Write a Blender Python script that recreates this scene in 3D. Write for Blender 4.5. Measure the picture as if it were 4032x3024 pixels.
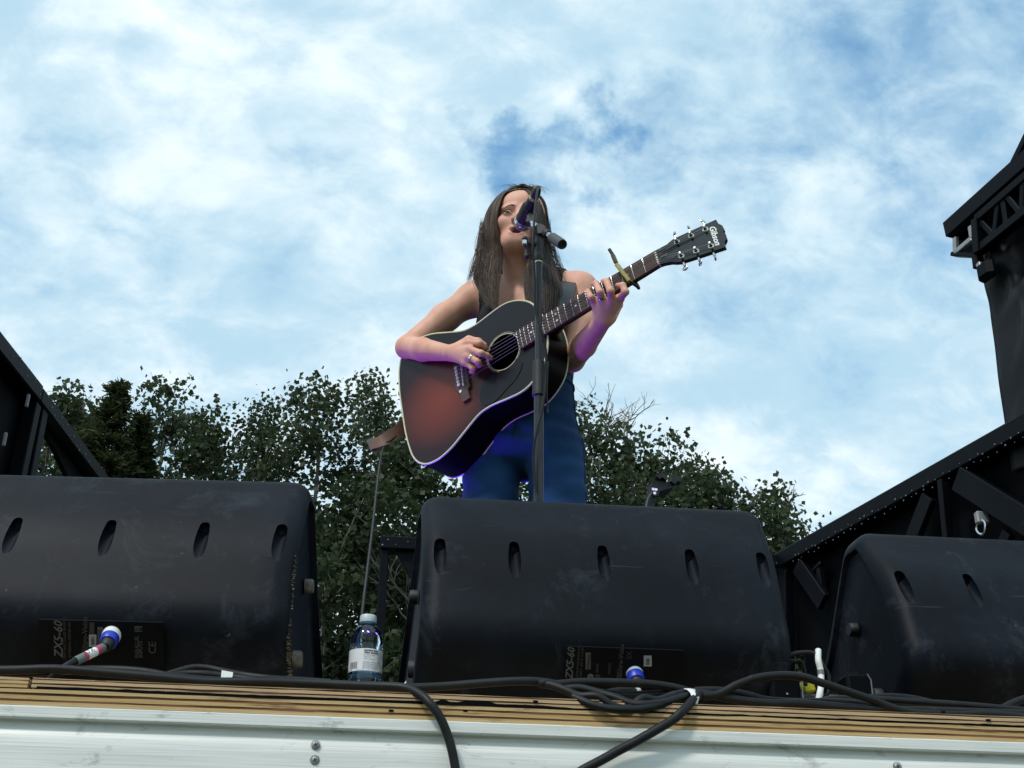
import bpy, math, random
import numpy as np
from math import sin, cos, tan, pi, radians, sqrt, atan2
from mathutils import Vector, Matrix

for o in list(bpy.data.objects):
    bpy.data.objects.remove(o)
scene = bpy.context.scene
col = scene.collection
random.seed(7)
RNG = np.random.default_rng(11)

# ------------------------------------------------------------------ camera
CAM = np.array([0.0, 0.0, 1.05])          # metres; ground is z = 0
FPX, IW, IH = 5000.0, 4032, 3024
PITCH, ROLL, YAW = radians(26.5), radians(0.594), radians(7.4)
STZ = 1.50                                 # height of the stage deck
EDGE = 1.985                               # y of the stage's front edge

_F = np.array([sin(YAW) * cos(PITCH), cos(YAW) * cos(PITCH), sin(PITCH)])
_r0 = np.array([cos(YAW), -sin(YAW), 0.0])
_u0 = np.cross(_r0, _F)
_R = _r0 * cos(ROLL) + _u0 * sin(ROLL)
_U = np.cross(_R, _F)
cam_d = bpy.data.cameras.new('camera')
cam_d.sensor_fit = 'HORIZONTAL'
cam_d.sensor_width = 36.0
cam_d.lens = FPX / IW * 36.0
cam_d.clip_start = 0.05
cam_d.clip_end = 3000
cam_o = bpy.data.objects.new('camera', cam_d)
col.objects.link(cam_o)
cam_o.matrix_world = Matrix([[_R[0], _U[0], -_F[0], CAM[0]],
                             [_R[1], _U[1], -_F[1], CAM[1]],
                             [_R[2], _U[2], -_F[2], CAM[2]], [0, 0, 0, 1]])
scene.camera = cam_o

# ------------------------------------------------------------------ light
SUN_TO = Vector((-0.50, -0.50, 0.95)).normalized()     # direction towards the sun
SUN_EL = math.asin(SUN_TO.z)
SUN_AZ = atan2(SUN_TO.x, SUN_TO.y)
world = bpy.data.worlds.new('World')
scene.world = world
world.use_nodes = True
scene.view_settings.view_transform = 'Standard'
scene.view_settings.look = 'None'
scene.view_settings.exposure = 0.38
scene.view_settings.gamma = 1.0
sun_d = bpy.data.lights.new('sun', 'SUN')
sun_d.energy = 1.9
sun_d.angle = radians(9.0)
sun_d.color = (1.0, 0.955, 0.90)
sun_o = bpy.data.objects.new('sun', sun_d)
col.objects.link(sun_o)
sun_o.rotation_euler = SUN_TO.to_track_quat('Z', 'Y').to_euler()
sun_o.location = (-6, -6, 12)


def build_world():
    nt = world.node_tree
    nt.nodes.clear()
    N = nt.nodes.new
    L = nt.links.new
    out = N('ShaderNodeOutputWorld')
    tc = N('ShaderNodeTexCoord')
    sky = N('ShaderNodeTexSky')
    sky.sky_type = 'NISHITA'
    sky.sun_disc = False
    sky.sun_elevation = SUN_EL
    sky.sun_rotation = SUN_AZ
    sky.air_density = 1.0
    sky.dust_density = 0.0
    sky.ozone_density = 4.0
    bg1 = N('ShaderNodeBackground')
    bg1.inputs['Strength'].default_value = 0.15
    hs_ = N('ShaderNodeHueSaturation')
    hs_.inputs['Saturation'].default_value = 1.5
    hs_.inputs['Hue'].default_value = 0.49
    L(sky.outputs[0], hs_.inputs['Color'])
    L(hs_.outputs[0], bg1.inputs['Color'])

    def math_(op, a, b=None, c=None, clamp=False):
        n = N('ShaderNodeMath')
        n.operation = op
        n.use_clamp = clamp
        for i, x in enumerate((a, b, c)):
            if x is None:
                continue
            if isinstance(x, (int, float)):
                n.inputs[i].default_value = x
            else:
                L(x, n.inputs[i])
        return n.outputs[0]

    def smooth(x, lo, hi, a=0.0, b=1.0):
        n = N('ShaderNodeMapRange')
        n.interpolation_type = 'SMOOTHSTEP'
        L(x, n.inputs['Value'])
        n.inputs['From Min'].default_value = lo
        n.inputs['From Max'].default_value = hi
        n.inputs['To Min'].default_value = a
        n.inputs['To Max'].default_value = b
        return n.outputs['Result']

    sep = N('ShaderNodeSeparateXYZ')
    L(tc.outputs['Generated'], sep.inputs[0])
    zz = math_('ADD', math_('MAXIMUM', sep.outputs[2], 0.0), 0.60)
    px = math_('DIVIDE', sep.outputs[0], zz)
    py = math_('DIVIDE', sep.outputs[1], zz)
    cmb = N('ShaderNodeCombineXYZ')       # a flat cloud layer seen in perspective
    L(px, cmb.inputs[0])
    L(py, cmb.inputs[1])

    def noise(scale, detail, rough, dist, off=(0, 0, 0), stretch=(1, 1, 1), rot=0.0):
        mp = N('ShaderNodeMapping')
        mp.inputs['Location'].default_value = off
        mp.inputs['Scale'].default_value = stretch
        mp.inputs['Rotation'].default_value = (0, 0, rot)
        L(cmb.outputs[0], mp.inputs['Vector'])
        n = N('ShaderNodeTexNoise')
        n.inputs['Scale'].default_value = scale
        n.inputs['Detail'].default_value = detail
        n.inputs['Roughness'].default_value = rough
        n.inputs['Distortion'].default_value = dist
        L(mp.outputs[0], n.inputs['Vector'])
        return n.outputs['Fac']

    wn_ = N('ShaderNodeTexNoise')            # ragged edges for the openings
    wn_.inputs['Scale'].default_value = 9.0
    wn_.inputs['Detail'].default_value = 6
    wn_.inputs['Roughness'].default_value = 0.6
    L(tc.outputs['Generated'], wn_.inputs['Vector'])
    wa_ = N('ShaderNodeVectorMath')
    wa_.operation = 'SUBTRACT'
    L(wn_.outputs['Color'], wa_.inputs[0])
    wa_.inputs[1].default_value = (0.5, 0.5, 0.5)
    wb_ = N('ShaderNodeVectorMath')
    wb_.operation = 'MULTIPLY_ADD'
    L(wa_.outputs[0], wb_.inputs[0])
    wb_.inputs[1].default_value = (0.24, 0.24, 0.24)
    L(tc.outputs['Generated'], wb_.inputs[2])
    wc_ = N('ShaderNodeVectorMath')
    wc_.operation = 'NORMALIZE'
    L(wb_.outputs[0], wc_.inputs[0])
    warped = wc_.outputs[0]

    def dirmask(d, c0, c1):
        """1 close to direction d, 0 away: where a bank of cloud is or opens"""
        v = Vector(d).normalized()
        n = N('ShaderNodeVectorMath')
        n.operation = 'DOT_PRODUCT'
        L(warped, n.inputs[0])
        n.inputs[1].default_value = v
        return smooth(n.outputs['Value'], c0, c1)

    big = noise(1.6, 2, 0.5, 0.0, SKY['off_big'])
    mid = noise(4.2, 8, 0.56, 0.2, SKY['off_mid'], (1.0, 1.3, 1), -0.5)
    fine = noise(15.0, 7, 0.60, 0.35, SKY['off_fine'], (1.0, 1.35, 1), -0.55)
    cov = math_('ADD', math_('MULTIPLY', mid, 0.52), math_('MULTIPLY', fine, 0.30))
    cov = math_('ADD', cov, math_('MULTIPLY', big, 0.22))
    for d, c0, c1, amt in SKY['gaps']:
        cov = math_('SUBTRACT', cov, math_('MULTIPLY', dirmask(d, c0, c1), amt))
    # thicker and milkier towards the horizon, as layers overlap
    cov = math_('ADD', cov, smooth(sep.outputs[2], 0.42, 0.12, 0.0, 0.16))
    mask = smooth(cov, SKY['lo'], SKY['hi'], SKY['mmin'], 0.97)
    lum = math_('ADD', math_('MULTIPLY', noise(5.0, 9, 0.58, 0.3, SKY['off_lum'], (1, 1.7, 1), 0.7), .68), math_('MULTIPLY', fine, 0.32))
    lum = smooth(lum, 0.38, 0.63, 0.0, 1.0)
    lum = math_('MULTIPLY', lum, smooth(cov, SKY['lo'] + 0.05, SKY['hi'] + 0.18))
    ramp = N('ShaderNodeValToRGB')
    e = ramp.color_ramp.elements
    e[0].position = 0.0
    e[0].color = SKY['c0']
    e[1].position = 1.0
    e[1].color = SKY['c1']
    L(lum, ramp.inputs[0])
    bg2 = N('ShaderNodeBackground')
    bg2.inputs['Strength'].default_value = SKY['cstr']
    L(ramp.outputs[0], bg2.inputs['Color'])
    mix = N('ShaderNodeMixShader')
    L(mask, mix.inputs[0])
    L(bg1.outputs[0], mix.inputs[1])
    L(bg2.outputs[0], mix.inputs[2])
    L(mix.outputs[0], out.inputs['Surface'])


def rayd(x, y):
    return _F + _R * (x - IW / 2) / FPX - _U * (y - IH / 2) / FPX


def P(x, y, Y):
    """world point seen at photo position (x, y), at distance Y into the stage"""
    d = rayd(x, y)
    return CAM + d * (Y / d[1])


def PZ(x, y, z):
    d = rayd(x, y)
    return CAM + d * ((z - CAM[2]) / d[2])


SKY = dict(off_big=(0.3, 3.4, 0), off_mid=(1.9, 0.6, 0), off_fine=(1.7, 0.3, 0), off_lum=(5.1, 0.7, 0),
           gaps=[(rayd(1950, 700), 0.9985, 0.99998, 0.10), (rayd(2130, 700), 0.9982, 0.99998, 0.12), (rayd(2420, 640), 0.9978, 0.9999, 0.07),
                 (rayd(3100, 400), 0.9950, 0.9999, 0.06), (rayd(3600, 700), 0.9900, 0.9998, 0.04), (rayd(4100, 60), 0.980, 0.9990, 0.06)],
           lo=0.285, hi=0.50, mmin=0.30, c0=(0.42, 0.61, 0.73, 1), c1=(0.88, 0.95, 0.96, 1), cstr=0.95)
build_world()


# ------------------------------------------------------------------ mesh tools
def V(*a):
    return np.array(a, float)


def unit(v):
    v = np.asarray(v, float)
    return v / (np.linalg.norm(v) + 1e-12)


def catmull(pts, n=8):
    p = np.asarray(pts, float)
    if len(p) < 3:
        t = np.linspace(0, 1, n + 1)[:, None]
        return p[0] * (1 - t) + p[-1] * t
    q = np.vstack([2 * p[0] - p[1], p, 2 * p[-1] - p[-2]])
    out = []
    for i in range(1, len(q) - 2):
        for t in np.linspace(0, 1, n, endpoint=False):
            a, b, c, d = q[i - 1], q[i], q[i + 1], q[i + 2]
            out.append(0.5 * ((2 * b) + (c - a) * t + (2 * a - 5 * b + 4 * c - d) * t * t + (3 * b - a - 3 * c + d) * t ** 3))
    out.append(p[-1])
    return np.array(out)


class MB:
    def __init__(self):
        self.v = []
        self.f = []

    def add(self, verts, faces):
        k = len(self.v)
        self.v.extend([tuple(map(float, x)) for x in verts])
        self.f.extend([tuple(i + k for i in f) for f in faces])
        return self

    def box(self, c, s, ax=None, bev=0.0):
        """centre, full sizes, 3 axes; bev cuts the 12 edges"""
        c = np.asarray(c, float)
        A = np.eye(3) if ax is None else np.array([unit(a) for a in ax])
        h = np.asarray(s, float) / 2
        if bev <= 0:
            vs = [c + A[0] * h[0] * i + A[1] * h[1] * j + A[2] * h[2] * k for i in (-1, 1) for j in (-1, 1) for k in (-1, 1)]
            return self.add(vs, [(0, 1, 3, 2), (4, 6, 7, 5), (0, 4, 5, 1), (2, 3, 7, 6), (0, 2, 6, 4), (1, 5, 7, 3)])
        b = min(bev, h.min() * 0.9)
        vs, idx = [], {}
        for i in (-1, 1):
            for j in (-1, 1):
                for k in (-1, 1):
                    for a in range(3):
                        hh = h - b
                        hh[a] = h[a]
                        idx[(i, j, k, a)] = len(vs)
                        vs.append(c + A[0] * hh[0] * i + A[1] * hh[1] * j + A[2] * hh[2] * k)
        fs = []
        for i in (-1, 1):
            fs.append([idx[(i, *q, 0)] for q in ((-1, -1), (-1, 1), (1, 1), (1, -1))])
            fs.append([idx[(q[0], i, q[1], 1)] for q in ((-1, -1), (-1, 1), (1, 1), (1, -1))])
            fs.append([idx[(*q, i, 2)] for q in ((-1, -1), (-1, 1), (1, 1), (1, -1))])
        for i in (-1, 1):
            for j in (-1, 1):
                fs.append([idx[(i, j, -1, 0)], idx[(i, j, 1, 0)], idx[(i, j, 1, 1)], idx[(i, j, -1, 1)]])
                fs.append([idx[(i, -1, j, 0)], idx[(i, 1, j, 0)], idx[(i, 1, j, 2)], idx[(i, -1, j, 2)]])
                fs.append([idx[(-1, i, j, 1)], idx[(1, i, j, 1)], idx[(1, i, j, 2)], idx[(-1, i, j, 2)]])
                for k in (-1, 1):
                    fs.append([idx[(i, j, k, 0)], idx[(i, j, k, 1)], idx[(i, j, k, 2)]])
        return self.add(vs, fs)

    def beam(self, a, b, w, h, up=(0, 0, 1), bev=0.0, ext=0.0):
        """bar from a to b, w across, h along up"""
        a, b = np.asarray(a, float), np.asarray(b, float)
        d = unit(b - a)
        s = unit(np.cross(d, up))
        u = np.cross(s, d)
        return self.box((a + b) / 2, (np.linalg.norm(b - a) + ext * 2, w, h), (d, s, u), bev)

    def tube(self, pts, r, seg=8, cap=True, flat=1.0):
        p = np.asarray(pts, float)
        n = len(p)
        r = np.full(n, r, float) if np.isscalar(r) else np.interp(np.linspace(0, 1, n), np.linspace(0, 1, len(r)), r)
        T = np.gradient(p, axis=0)
        T /= np.linalg.norm(T, axis=1)[:, None] + 1e-12
        ref = V(0, 0, 1) if abs(T[0][2]) < 0.9 else V(1, 0, 0)
        s = unit(np.cross(T[0], ref))
        vs, fs = [], []
        for i in range(n):
            s = unit(s - T[i] * (s @ T[i]))
            u = np.cross(T[i], s)
            for k in range(seg):
                a = 2 * pi * k / seg
                vs.append(p[i] + r[i] * (s * cos(a) + u * sin(a) * flat))
        for i in range(n - 1):
            for k in range(seg):
                k2 = (k + 1) % seg
                fs.append((i * seg + k, i * seg + k2, (i + 1) * seg + k2, (i + 1) * seg + k))
        if cap:
            fs.append(tuple(range(seg))[::-1])
            fs.append(tuple((n - 1) * seg + k for k in range(seg)))
        return self.add(vs, fs)

    def lathe(self, prof, o, axis=(0, 0, 1), seg=24, cap=True):
        """prof: (radius, height) pairs along axis from o"""
        o = np.asarray(o, float)
        a = unit(axis)
        s = unit(np.cross(a, V(0, 0, 1) if abs(a[2]) < 0.9 else V(1, 0, 0)))
        u = np.cross(a, s)
        vs, fs = [], []
        for rr, hh in prof:
            for k in range(seg):
                t = 2 * pi * k / seg
                vs.append(o + a * hh + (s * cos(t) + u * sin(t)) * rr)
        n = len(prof)
        for i in range(n - 1):
            for k in range(seg):
                k2 = (k + 1) % seg
                fs.append((i * seg + k, i * seg + k2, (i + 1) * seg + k2, (i + 1) * seg + k))
        if cap:
            fs.append(tuple(range(seg))[::-1])
            fs.append(tuple((n - 1) * seg + k for k in range(seg)))
        return self.add(vs, fs)

    def prism(self, poly, o, ex, ey, ez, d0, d1):
        """polygon in (ex, ey), extruded from d0 to d1 along ez"""
        o, ex, ey, ez = (np.asarray(q, float) for q in (o, ex, ey, ez))
        n = len(poly)
        vs = [o + ex * a + ey * b + ez * d0 for a, b in poly] + [o + ex * a + ey * b + ez * d1 for a, b in poly]
        fs = [tuple(range(n))[::-1], tuple(range(n, 2 * n))]
        fs += [(i, (i + 1) % n, n + (i + 1) % n, n + i) for i in range(n)]
        return self.add(vs, fs)

    def strip(self, rings, closed=True, caps=False):
        n = len(rings[0])
        vs = [x for r in rings for x in r]
        fs = []
        for i in range(len(rings) - 1):
            for k in range(n if closed else n - 1):
                k2 = (k + 1) % n
                fs.append((i * n + k, i * n + k2, (i + 1) * n + k2, (i + 1) * n + k))
        if caps:
            fs.append(tuple(range(n))[::-1])
            fs.append(tuple((len(rings) - 1) * n + k for k in range(n)))
        return self.add(vs, fs)

    def ball(self, c, r, seg=12, rings=8):
        r = np.broadcast_to(np.asarray(r, float), (3,))
        vs, fs = [], []
        for i in range(rings + 1):
            t = pi * i / rings
            for k in range(seg):
                a = 2 * pi * k / seg
                vs.append(np.asarray(c) + V(r[0] * sin(t) * cos(a), r[1] * sin(t) * sin(a), r[2] * cos(t)))
        for i in range(rings):
            for k in range(seg):
                k2 = (k + 1) % seg
                fs.append((i * seg + k, (i + 1) * seg + k, (i + 1) * seg + k2, i * seg + k2))
        return self.add(vs, fs)

    def mesh(self, name, off=None):
        me = bpy.data.meshes.new(name)
        vs = np.array(self.v, float).reshape(-1, 3)
        if off is not None:
            vs = vs - np.asarray(off)
        me.from_pydata(vs.tolist(), [], self.f)
        me.validate()
        return me


def fix_normals(me):
    import bmesh
    bm = bmesh.new()
    bm.from_mesh(me)
    bmesh.ops.recalc_face_normals(bm, faces=bm.faces)
    bm.to_mesh(me)
    bm.free()


def np_mesh(name, verts, faces):
    """fast mesh from arrays; faces (n,3) or (n,4)"""
    me = bpy.data.meshes.new(name)
    verts = np.ascontiguousarray(verts, dtype=np.float32)
    faces = np.ascontiguousarray(faces, dtype=np.int32)
    n, k = faces.shape
    me.vertices.add(len(verts))
    me.vertices.foreach_set('co', verts.ravel())
    me.loops.add(n * k)
    me.loops.foreach_set('vertex_index', faces.ravel())
    me.polygons.add(n)
    me.polygons.foreach_set('loop_start', np.arange(0, n * k, k, dtype=np.int32))
    me.update(calc_edges=True)
    return me


ORG = {}


def tag(o, label=None, cat=None, group=None, kind=None):
    for k, x in (('label', label), ('category', cat), ('group', group), ('kind', kind)):
        if x:
            o[k] = x
    return o


def thing(name, label, cat, base=(0, 0, 0), group=None, mat=None):
    o = bpy.data.objects.new(name, None)
    o.empty_display_size = 0.05
    col.objects.link(o)
    if mat is not None:
        o.matrix_world = mat
        ORG[o] = V(0, 0, 0)          # children are given in the thing's own frame
    else:
        o.location = base
        ORG[o] = np.asarray(base, float)
    return tag(o, label, cat, group)


def part(mb, name, m, parent=None, smooth=False, sharp=40, base=None, label=None, kind=None):
    off = ORG.get(parent, V(0, 0, 0)) if parent is not None else (V(0, 0, 0) if base is None else np.asarray(base, float))
    if isinstance(mb, MB):
        me = mb.mesh(name, off)
        fix_normals(me)
    else:
        me = mb
        if np.abs(off).sum() > 0:
            me.transform(Matrix.Translation(-Vector(off)))
    me.materials.append(m)
    if smooth:
        me.shade_smooth()
        if sharp < 180:
            me.set_sharp_from_angle(angle=radians(sharp))
    o = bpy.data.objects.new(name, me)
    col.objects.link(o)
    if parent is not None:
        o.parent = parent
        ORG[o] = off
    else:
        o.location = off
        ORG[o] = off
    if label:
        o['label'] = label
    if kind:
        o['kind'] = kind
    return o


def solo(mb, name, m, label, cat, base, group=None, smooth=False, sharp=40):
    o = part(mb, name, m, None, smooth, sharp, base)
    return tag(o, label, cat, group)


def text_mb(body, size, o, ex, ey, lift=0.0006, shear=0.0, center=True, bold=0.0):
    """lettering as flat raised mesh at o, running along ex with its top towards ey"""
    cu = bpy.data.curves.new('lettering', 'FONT')
    cu.body = body
    cu.size = size
    cu.shear = shear
    cu.offset = bold
    cu.resolution_u = 2
    if center:
        cu.align_x = 'CENTER'
        cu.align_y = 'CENTER'
    ob = bpy.data.objects.new('lettering', cu)
    col.objects.link(ob)
    dg = bpy.context.evaluated_depsgraph_get()
    me = bpy.data.meshes.new_from_object(ob.evaluated_get(dg))
    bpy.data.objects.remove(ob)
    ez = np.cross(unit(ex), unit(ey))
    ex, ey = unit(ex), unit(ey)
    mb = MB()
    vs = [np.asarray(o) + ex * q.co.x + ey * q.co.y + ez * lift for q in me.vertices]
    mb.add(vs, [tuple(p_.vertices) for p_ in me.polygons])
    bpy.data.meshes.remove(me)
    return mb


# ------------------------------------------------------------------ materials
def srgb(r, g, b):
    f = lambda c: (c / 255 / 12.92) if c / 255 <= 0.04045 else ((c / 255 + 0.055) / 1.055) ** 2.4
    return (f(r), f(g), f(b), 1.0)


def base_mat(name):
    m = bpy.data.materials.new(name)
    m.use_nodes = True
    nt = m.node_tree
    b = nt.nodes['Principled BSDF']
    return m, nt, b


def lin(nt, a, b):
    nt.links.new(a, b)


def mat(name, c, rough=0.5, metal=0.0, var=0.0, scale=20.0, bump=0.0, bscale=200.0, spec=0.5, coat=0.0, stretch=(1, 1, 1),
        c2=None, wear=None, wscale=6.0, wlo=0.58, whi=0.72, rvar=0.0, detail=5.0):
    """one surface: base colour with noise between c and c2, fine relief, scuffs of colour wear"""
    m, nt, b = base_mat(name)
    N = nt.nodes.new
    c = tuple(c) + ((1,) if len(c) == 3 else ())
    b.inputs['Base Color'].default_value = c
    b.inputs['Roughness'].default_value = rough
    b.inputs['Metallic'].default_value = metal
    b.inputs['Specular IOR Level'].default_value = spec
    b.inputs['Coat Weight'].default_value = coat
    b.inputs['Coat Roughness'].default_value = 0.08
    tc = N('ShaderNodeTexCoord')
    mp = N('ShaderNodeMapping')
    mp.inputs['Scale'].default_value = stretch
    lin(nt, tc.outputs['Object'], mp.inputs['Vector'])
    cur = None
    if var > 0 or c2 is not None:
        n = N('ShaderNodeTexNoise')
        n.inputs['Scale'].default_value = scale
        n.inputs['Detail'].default_value = detail
        n.inputs['Roughness'].default_value = 0.62
        lin(nt, mp.outputs[0], n.inputs['Vector'])
        r = N('ShaderNodeValToRGB')
        r.color_ramp.elements[0].position = 0.3
        r.color_ramp.elements[1].position = 0.7
        if c2 is None:
            r.color_ramp.elements[0].color = tuple(x * (1 - var) for x in c[:3]) + (1,)
            r.color_ramp.elements[1].color = tuple(min(1, x * (1 + var)) for x in c[:3]) + (1,)
        else:
            r.color_ramp.elements[0].color = c
            r.color_ramp.elements[1].color = tuple(c2)[:3] + (1,)
        lin(nt, n.outputs['Fac'], r.inputs[0])
        cur = r.outputs[0]
        if rvar > 0:
            rr = N('ShaderNodeMapRange')
            rr.inputs['To Min'].default_value = max(0.02, rough - rvar)
            rr.inputs['To Max'].default_value = min(1, rough + rvar)
            lin(nt, n.outputs['Fac'], rr.inputs['Value'])
            lin(nt, rr.outputs['Result'], b.inputs['Roughness'])
    if wear is not None:
        n2 = N('ShaderNodeTexNoise')
        n2.inputs['Scale'].default_value = wscale
        n2.inputs['Detail'].default_value = 9
        n2.inputs['Roughness'].default_value = 0.72
        n2.inputs['Distortion'].default_value = 0.35
        lin(nt, mp.outputs[0], n2.inputs['Vector'])
        s = N('ShaderNodeMapRange')
        s.inputs['From Min'].default_value = wlo
        s.inputs['From Max'].default_value = whi
        lin(nt, n2.outputs['Fac'], s.inputs['Value'])
        mx = N('ShaderNodeMix')
        mx.data_type = 'RGBA'
        lin(nt, s.outputs['Result'], mx.inputs['Factor'])
        if cur is not None:
            lin(nt, cur, mx.inputs['A'])
        else:
            mx.inputs['A'].default_value = c
        mx.inputs['B'].default_value = tuple(wear)[:3] + (1,)
        cur = mx.outputs['Result']
    if cur is not None:
        lin(nt, cur, b.inputs['Base Color'])
    if bump > 0:
        n3 = N('ShaderNodeTexNoise')
        n3.inputs['Scale'].default_value = bscale
        n3.inputs['Detail'].default_value = 3
        lin(nt, mp.outputs[0], n3.inputs['Vector'])
        bp = N('ShaderNodeBump')
        bp.inputs['Strength'].default_value = bump
        bp.inputs['Distance'].default_value = 0.002
        lin(nt, n3.outputs['Fac'], bp.inputs['Height'])
        lin(nt, bp.outputs[0], b.inputs['Normal'])
    return m


M = {}
def scuffed_plastic():
    """moulded black plastic with rubbed patches, flecks and long scratches"""
    m, nt, b = base_mat('speaker_plastic')
    N = nt.nodes.new
    tc = N('ShaderNodeTexCoord')
    oi = N('ShaderNodeObjectInfo')
    sh = N('ShaderNodeVectorMath')
    sh.operation = 'ADD'
    mul = N('ShaderNodeVectorMath')
    mul.operation = 'SCALE'
    lin(nt, oi.outputs['Location'], mul.inputs[0])
    mul.inputs['Scale'].default_value = 3.7
    lin(nt, tc.outputs['Object'], sh.inputs[0])
    lin(nt, mul.outputs[0], sh.inputs[1])

    def layer(scale, detail, rough, dist, stretch, lo, hi, rot=(0, 0, 0)):
        mp = N('ShaderNodeMapping')
        mp.inputs['Scale'].default_value = stretch
        mp.inputs['Rotation'].default_value = rot
        lin(nt, sh.outputs[0], mp.inputs['Vector'])
        n = N('ShaderNodeTexNoise')
        n.inputs['Scale'].default_value = scale
        n.inputs['Detail'].default_value = detail
        n.inputs['Roughness'].default_value = rough
        n.inputs['Distortion'].default_value = dist
        lin(nt, mp.outputs[0], n.inputs['Vector'])
        r = N('ShaderNodeMapRange')
        r.inputs['From Min'].default_value = lo
        r.inputs['From Max'].default_value = hi
        lin(nt, n.outputs['Fac'], r.inputs['Value'])
        return r.outputs['Result']
    cur = None
    for args, colr, amt in (
            ((3.5, 10, .70, .3, (1, 1, 1), .46, .74), (.0085, .0125, .019), 1.0),
            ((7, 12, .80, .6, (1, 1, .7), .54, .72), (.036, .045, .058), .75),
            ((16, 6, .7, .3, (.6, 1, 1.6), .66, .74), (.030, .038, .048), .5),
            ((14, 3, .6, .1, (.25, 1, 5), .69, .72, (0, .8, 0)), (.030, .038, .048), .5),
            ((60, 3, .5, .0, (1, 1, 1), .74, .80), (.10, .11, .12), .8)):
        f = layer(*args)
        mx = N('ShaderNodeMix')
        mx.data_type = 'RGBA'
        mm = N('ShaderNodeMath')
        mm.operation = 'MULTIPLY'
        mm.use_clamp = True
        lin(nt, f, mm.inputs[0])
        mm.inputs[1].default_value = amt
        lin(nt, mm.outputs[0], mx.inputs['Factor'])
        if cur is None:
            mx.inputs['A'].default_value = (.0024, .0040, .0075, 1)
        else:
            lin(nt, cur, mx.inputs['A'])
        mx.inputs['B'].default_value = colr + (1,)
        cur = mx.outputs['Result']
    lin(nt, cur, b.inputs['Base Color'])
    b.inputs['Roughness'].default_value = .52
    b.inputs['Specular IOR Level'].default_value = .12
    n = N('ShaderNodeTexNoise')
    n.inputs['Scale'].default_value = 900
    lin(nt, tc.outputs['Object'], n.inputs['Vector'])
    bp = N('ShaderNodeBump')
    bp.inputs['Strength'].default_value = .2
    bp.inputs['Distance'].default_value = .001
    lin(nt, n.outputs['Fac'], bp.inputs['Height'])
    lin(nt, bp.outputs[0], b.inputs['Normal'])
    return m


M['plastic'] = scuffed_plastic()
M['plastic_dark'] = mat('speaker_panel_black', (.0026, .0034, .0052), .6, var=.3, scale=12, spec=.1)
M['rubber'] = mat('rubber_black', (.007, .008, .009), .60, var=.25, scale=60, bump=.2, bscale=300)
M['cable'] = mat('cable_sheath', (.0065, .0078, .0085), .50, var=.35, scale=25, bump=.15, bscale=500, wear=(.022, .024, .025), wscale=18, wlo=.6, whi=.8, spec=.25)
M['steel_black'] = mat('black_painted_steel', (.0017, .0026, .0047), .5, var=.3, scale=8, spec=.10, wear=(.018, .021, .028), wscale=9, wlo=.64, whi=.80, bump=.1, bscale=120)
M['panel_black'] = mat('black_sheet_panel', (.0016, .0020, .0030), .65, var=.3, scale=5, spec=.06)
M['rivet'] = mat('zinc_rivet', (.16, .17, .20), .5, metal=.3)
M['alu_bracket'] = mat('grey_bracket', (.27, .28, .28), .45, metal=.4, var=.15, scale=30)
M['chrome'] = mat('chrome', (.62, .63, .65), .18, metal=1.0)
M['nickel'] = mat('nickel_tuner', (.66, .65, .60), .2, metal=1.0)
M['black_gloss'] = mat('black_lacquer', (.006, .006, .007), .12, coat=.6)
M['white_tape'] = mat('white_tape', (.70, .72, .70), .6, var=.1, scale=60)
M['label_white'] = mat('label_white', (.26, .28, .29), .6)
M['ink'] = mat('printed_ink', (.02, .02, .025), .6)
M['print_grey'] = mat('screen_print_grey', (.062, .072, .076), .6)
M['print_dim'] = mat('screen_print_dim', (.020, .023, .025), .6)
M['print_faint'] = mat('screen_print_faint', (.006, .0066, .0075), .6)
M['blue_plastic'] = mat('blue_plug', (.012, .035, .42), .4)
M['pink_tape'] = mat('pink_tape', (.42, .045, .12), .5)
M['grey_tape'] = mat('grey_sleeve', (.12, .14, .14), .5)
M['yellow'] = mat('yellow_plastic', (.55, .50, .01), .45)
M['brass'] = mat('brass_capo', (.42, .34, .12), .32, metal=.85, var=.15, scale=120)
M['ivory'] = mat('cream_binding', (.62, .60, .40), .35)
M['pearl'] = mat('pearl_inlay', (.72, .76, .72), .25)
M['deck'] = mat('deck_black_carpet', (.018, .019, .021), .9, var=.4, scale=300)
# ------------------------------------------------------------------ ground
m, nt, b = base_mat('grass_ground')
nn = nt.nodes.new('ShaderNodeTexNoise')
nn.inputs['Scale'].default_value = 1.5
nn.inputs['Detail'].default_value = 8
rr = nt.nodes.new('ShaderNodeValToRGB')
rr.color_ramp.elements[0].color = (.030, .045, .015, 1)
rr.color_ramp.elements[1].color = (.085, .095, .045, 1)
lin(nt, nt.nodes.new('ShaderNodeTexCoord').outputs['Object'], nn.inputs['Vector'])
lin(nt, nn.outputs['Fac'], rr.inputs[0])
lin(nt, rr.outputs[0], b.inputs['Base Color'])
b.inputs['Roughness'].default_value = .95
g = MB()
n_ = 24
gs = np.sign(np.linspace(-1, 1, n_)) * np.abs(np.linspace(-1, 1, n_)) ** 3 * 1500
gv = [(x, y, 0.0) for y in gs for x in gs]
g.add(gv, [(j * n_ + i, j * n_ + i + 1, (j + 1) * n_ + i + 1, (j + 1) * n_ + i) for j in range(n_ - 1) for i in range(n_ - 1)])
tag(part(g, 'ground', m), 'grass field around the stage', None, None, 'structure')

# ------------------------------------------------------------------ stage
XL, XR = -2.6, 4.2


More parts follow.
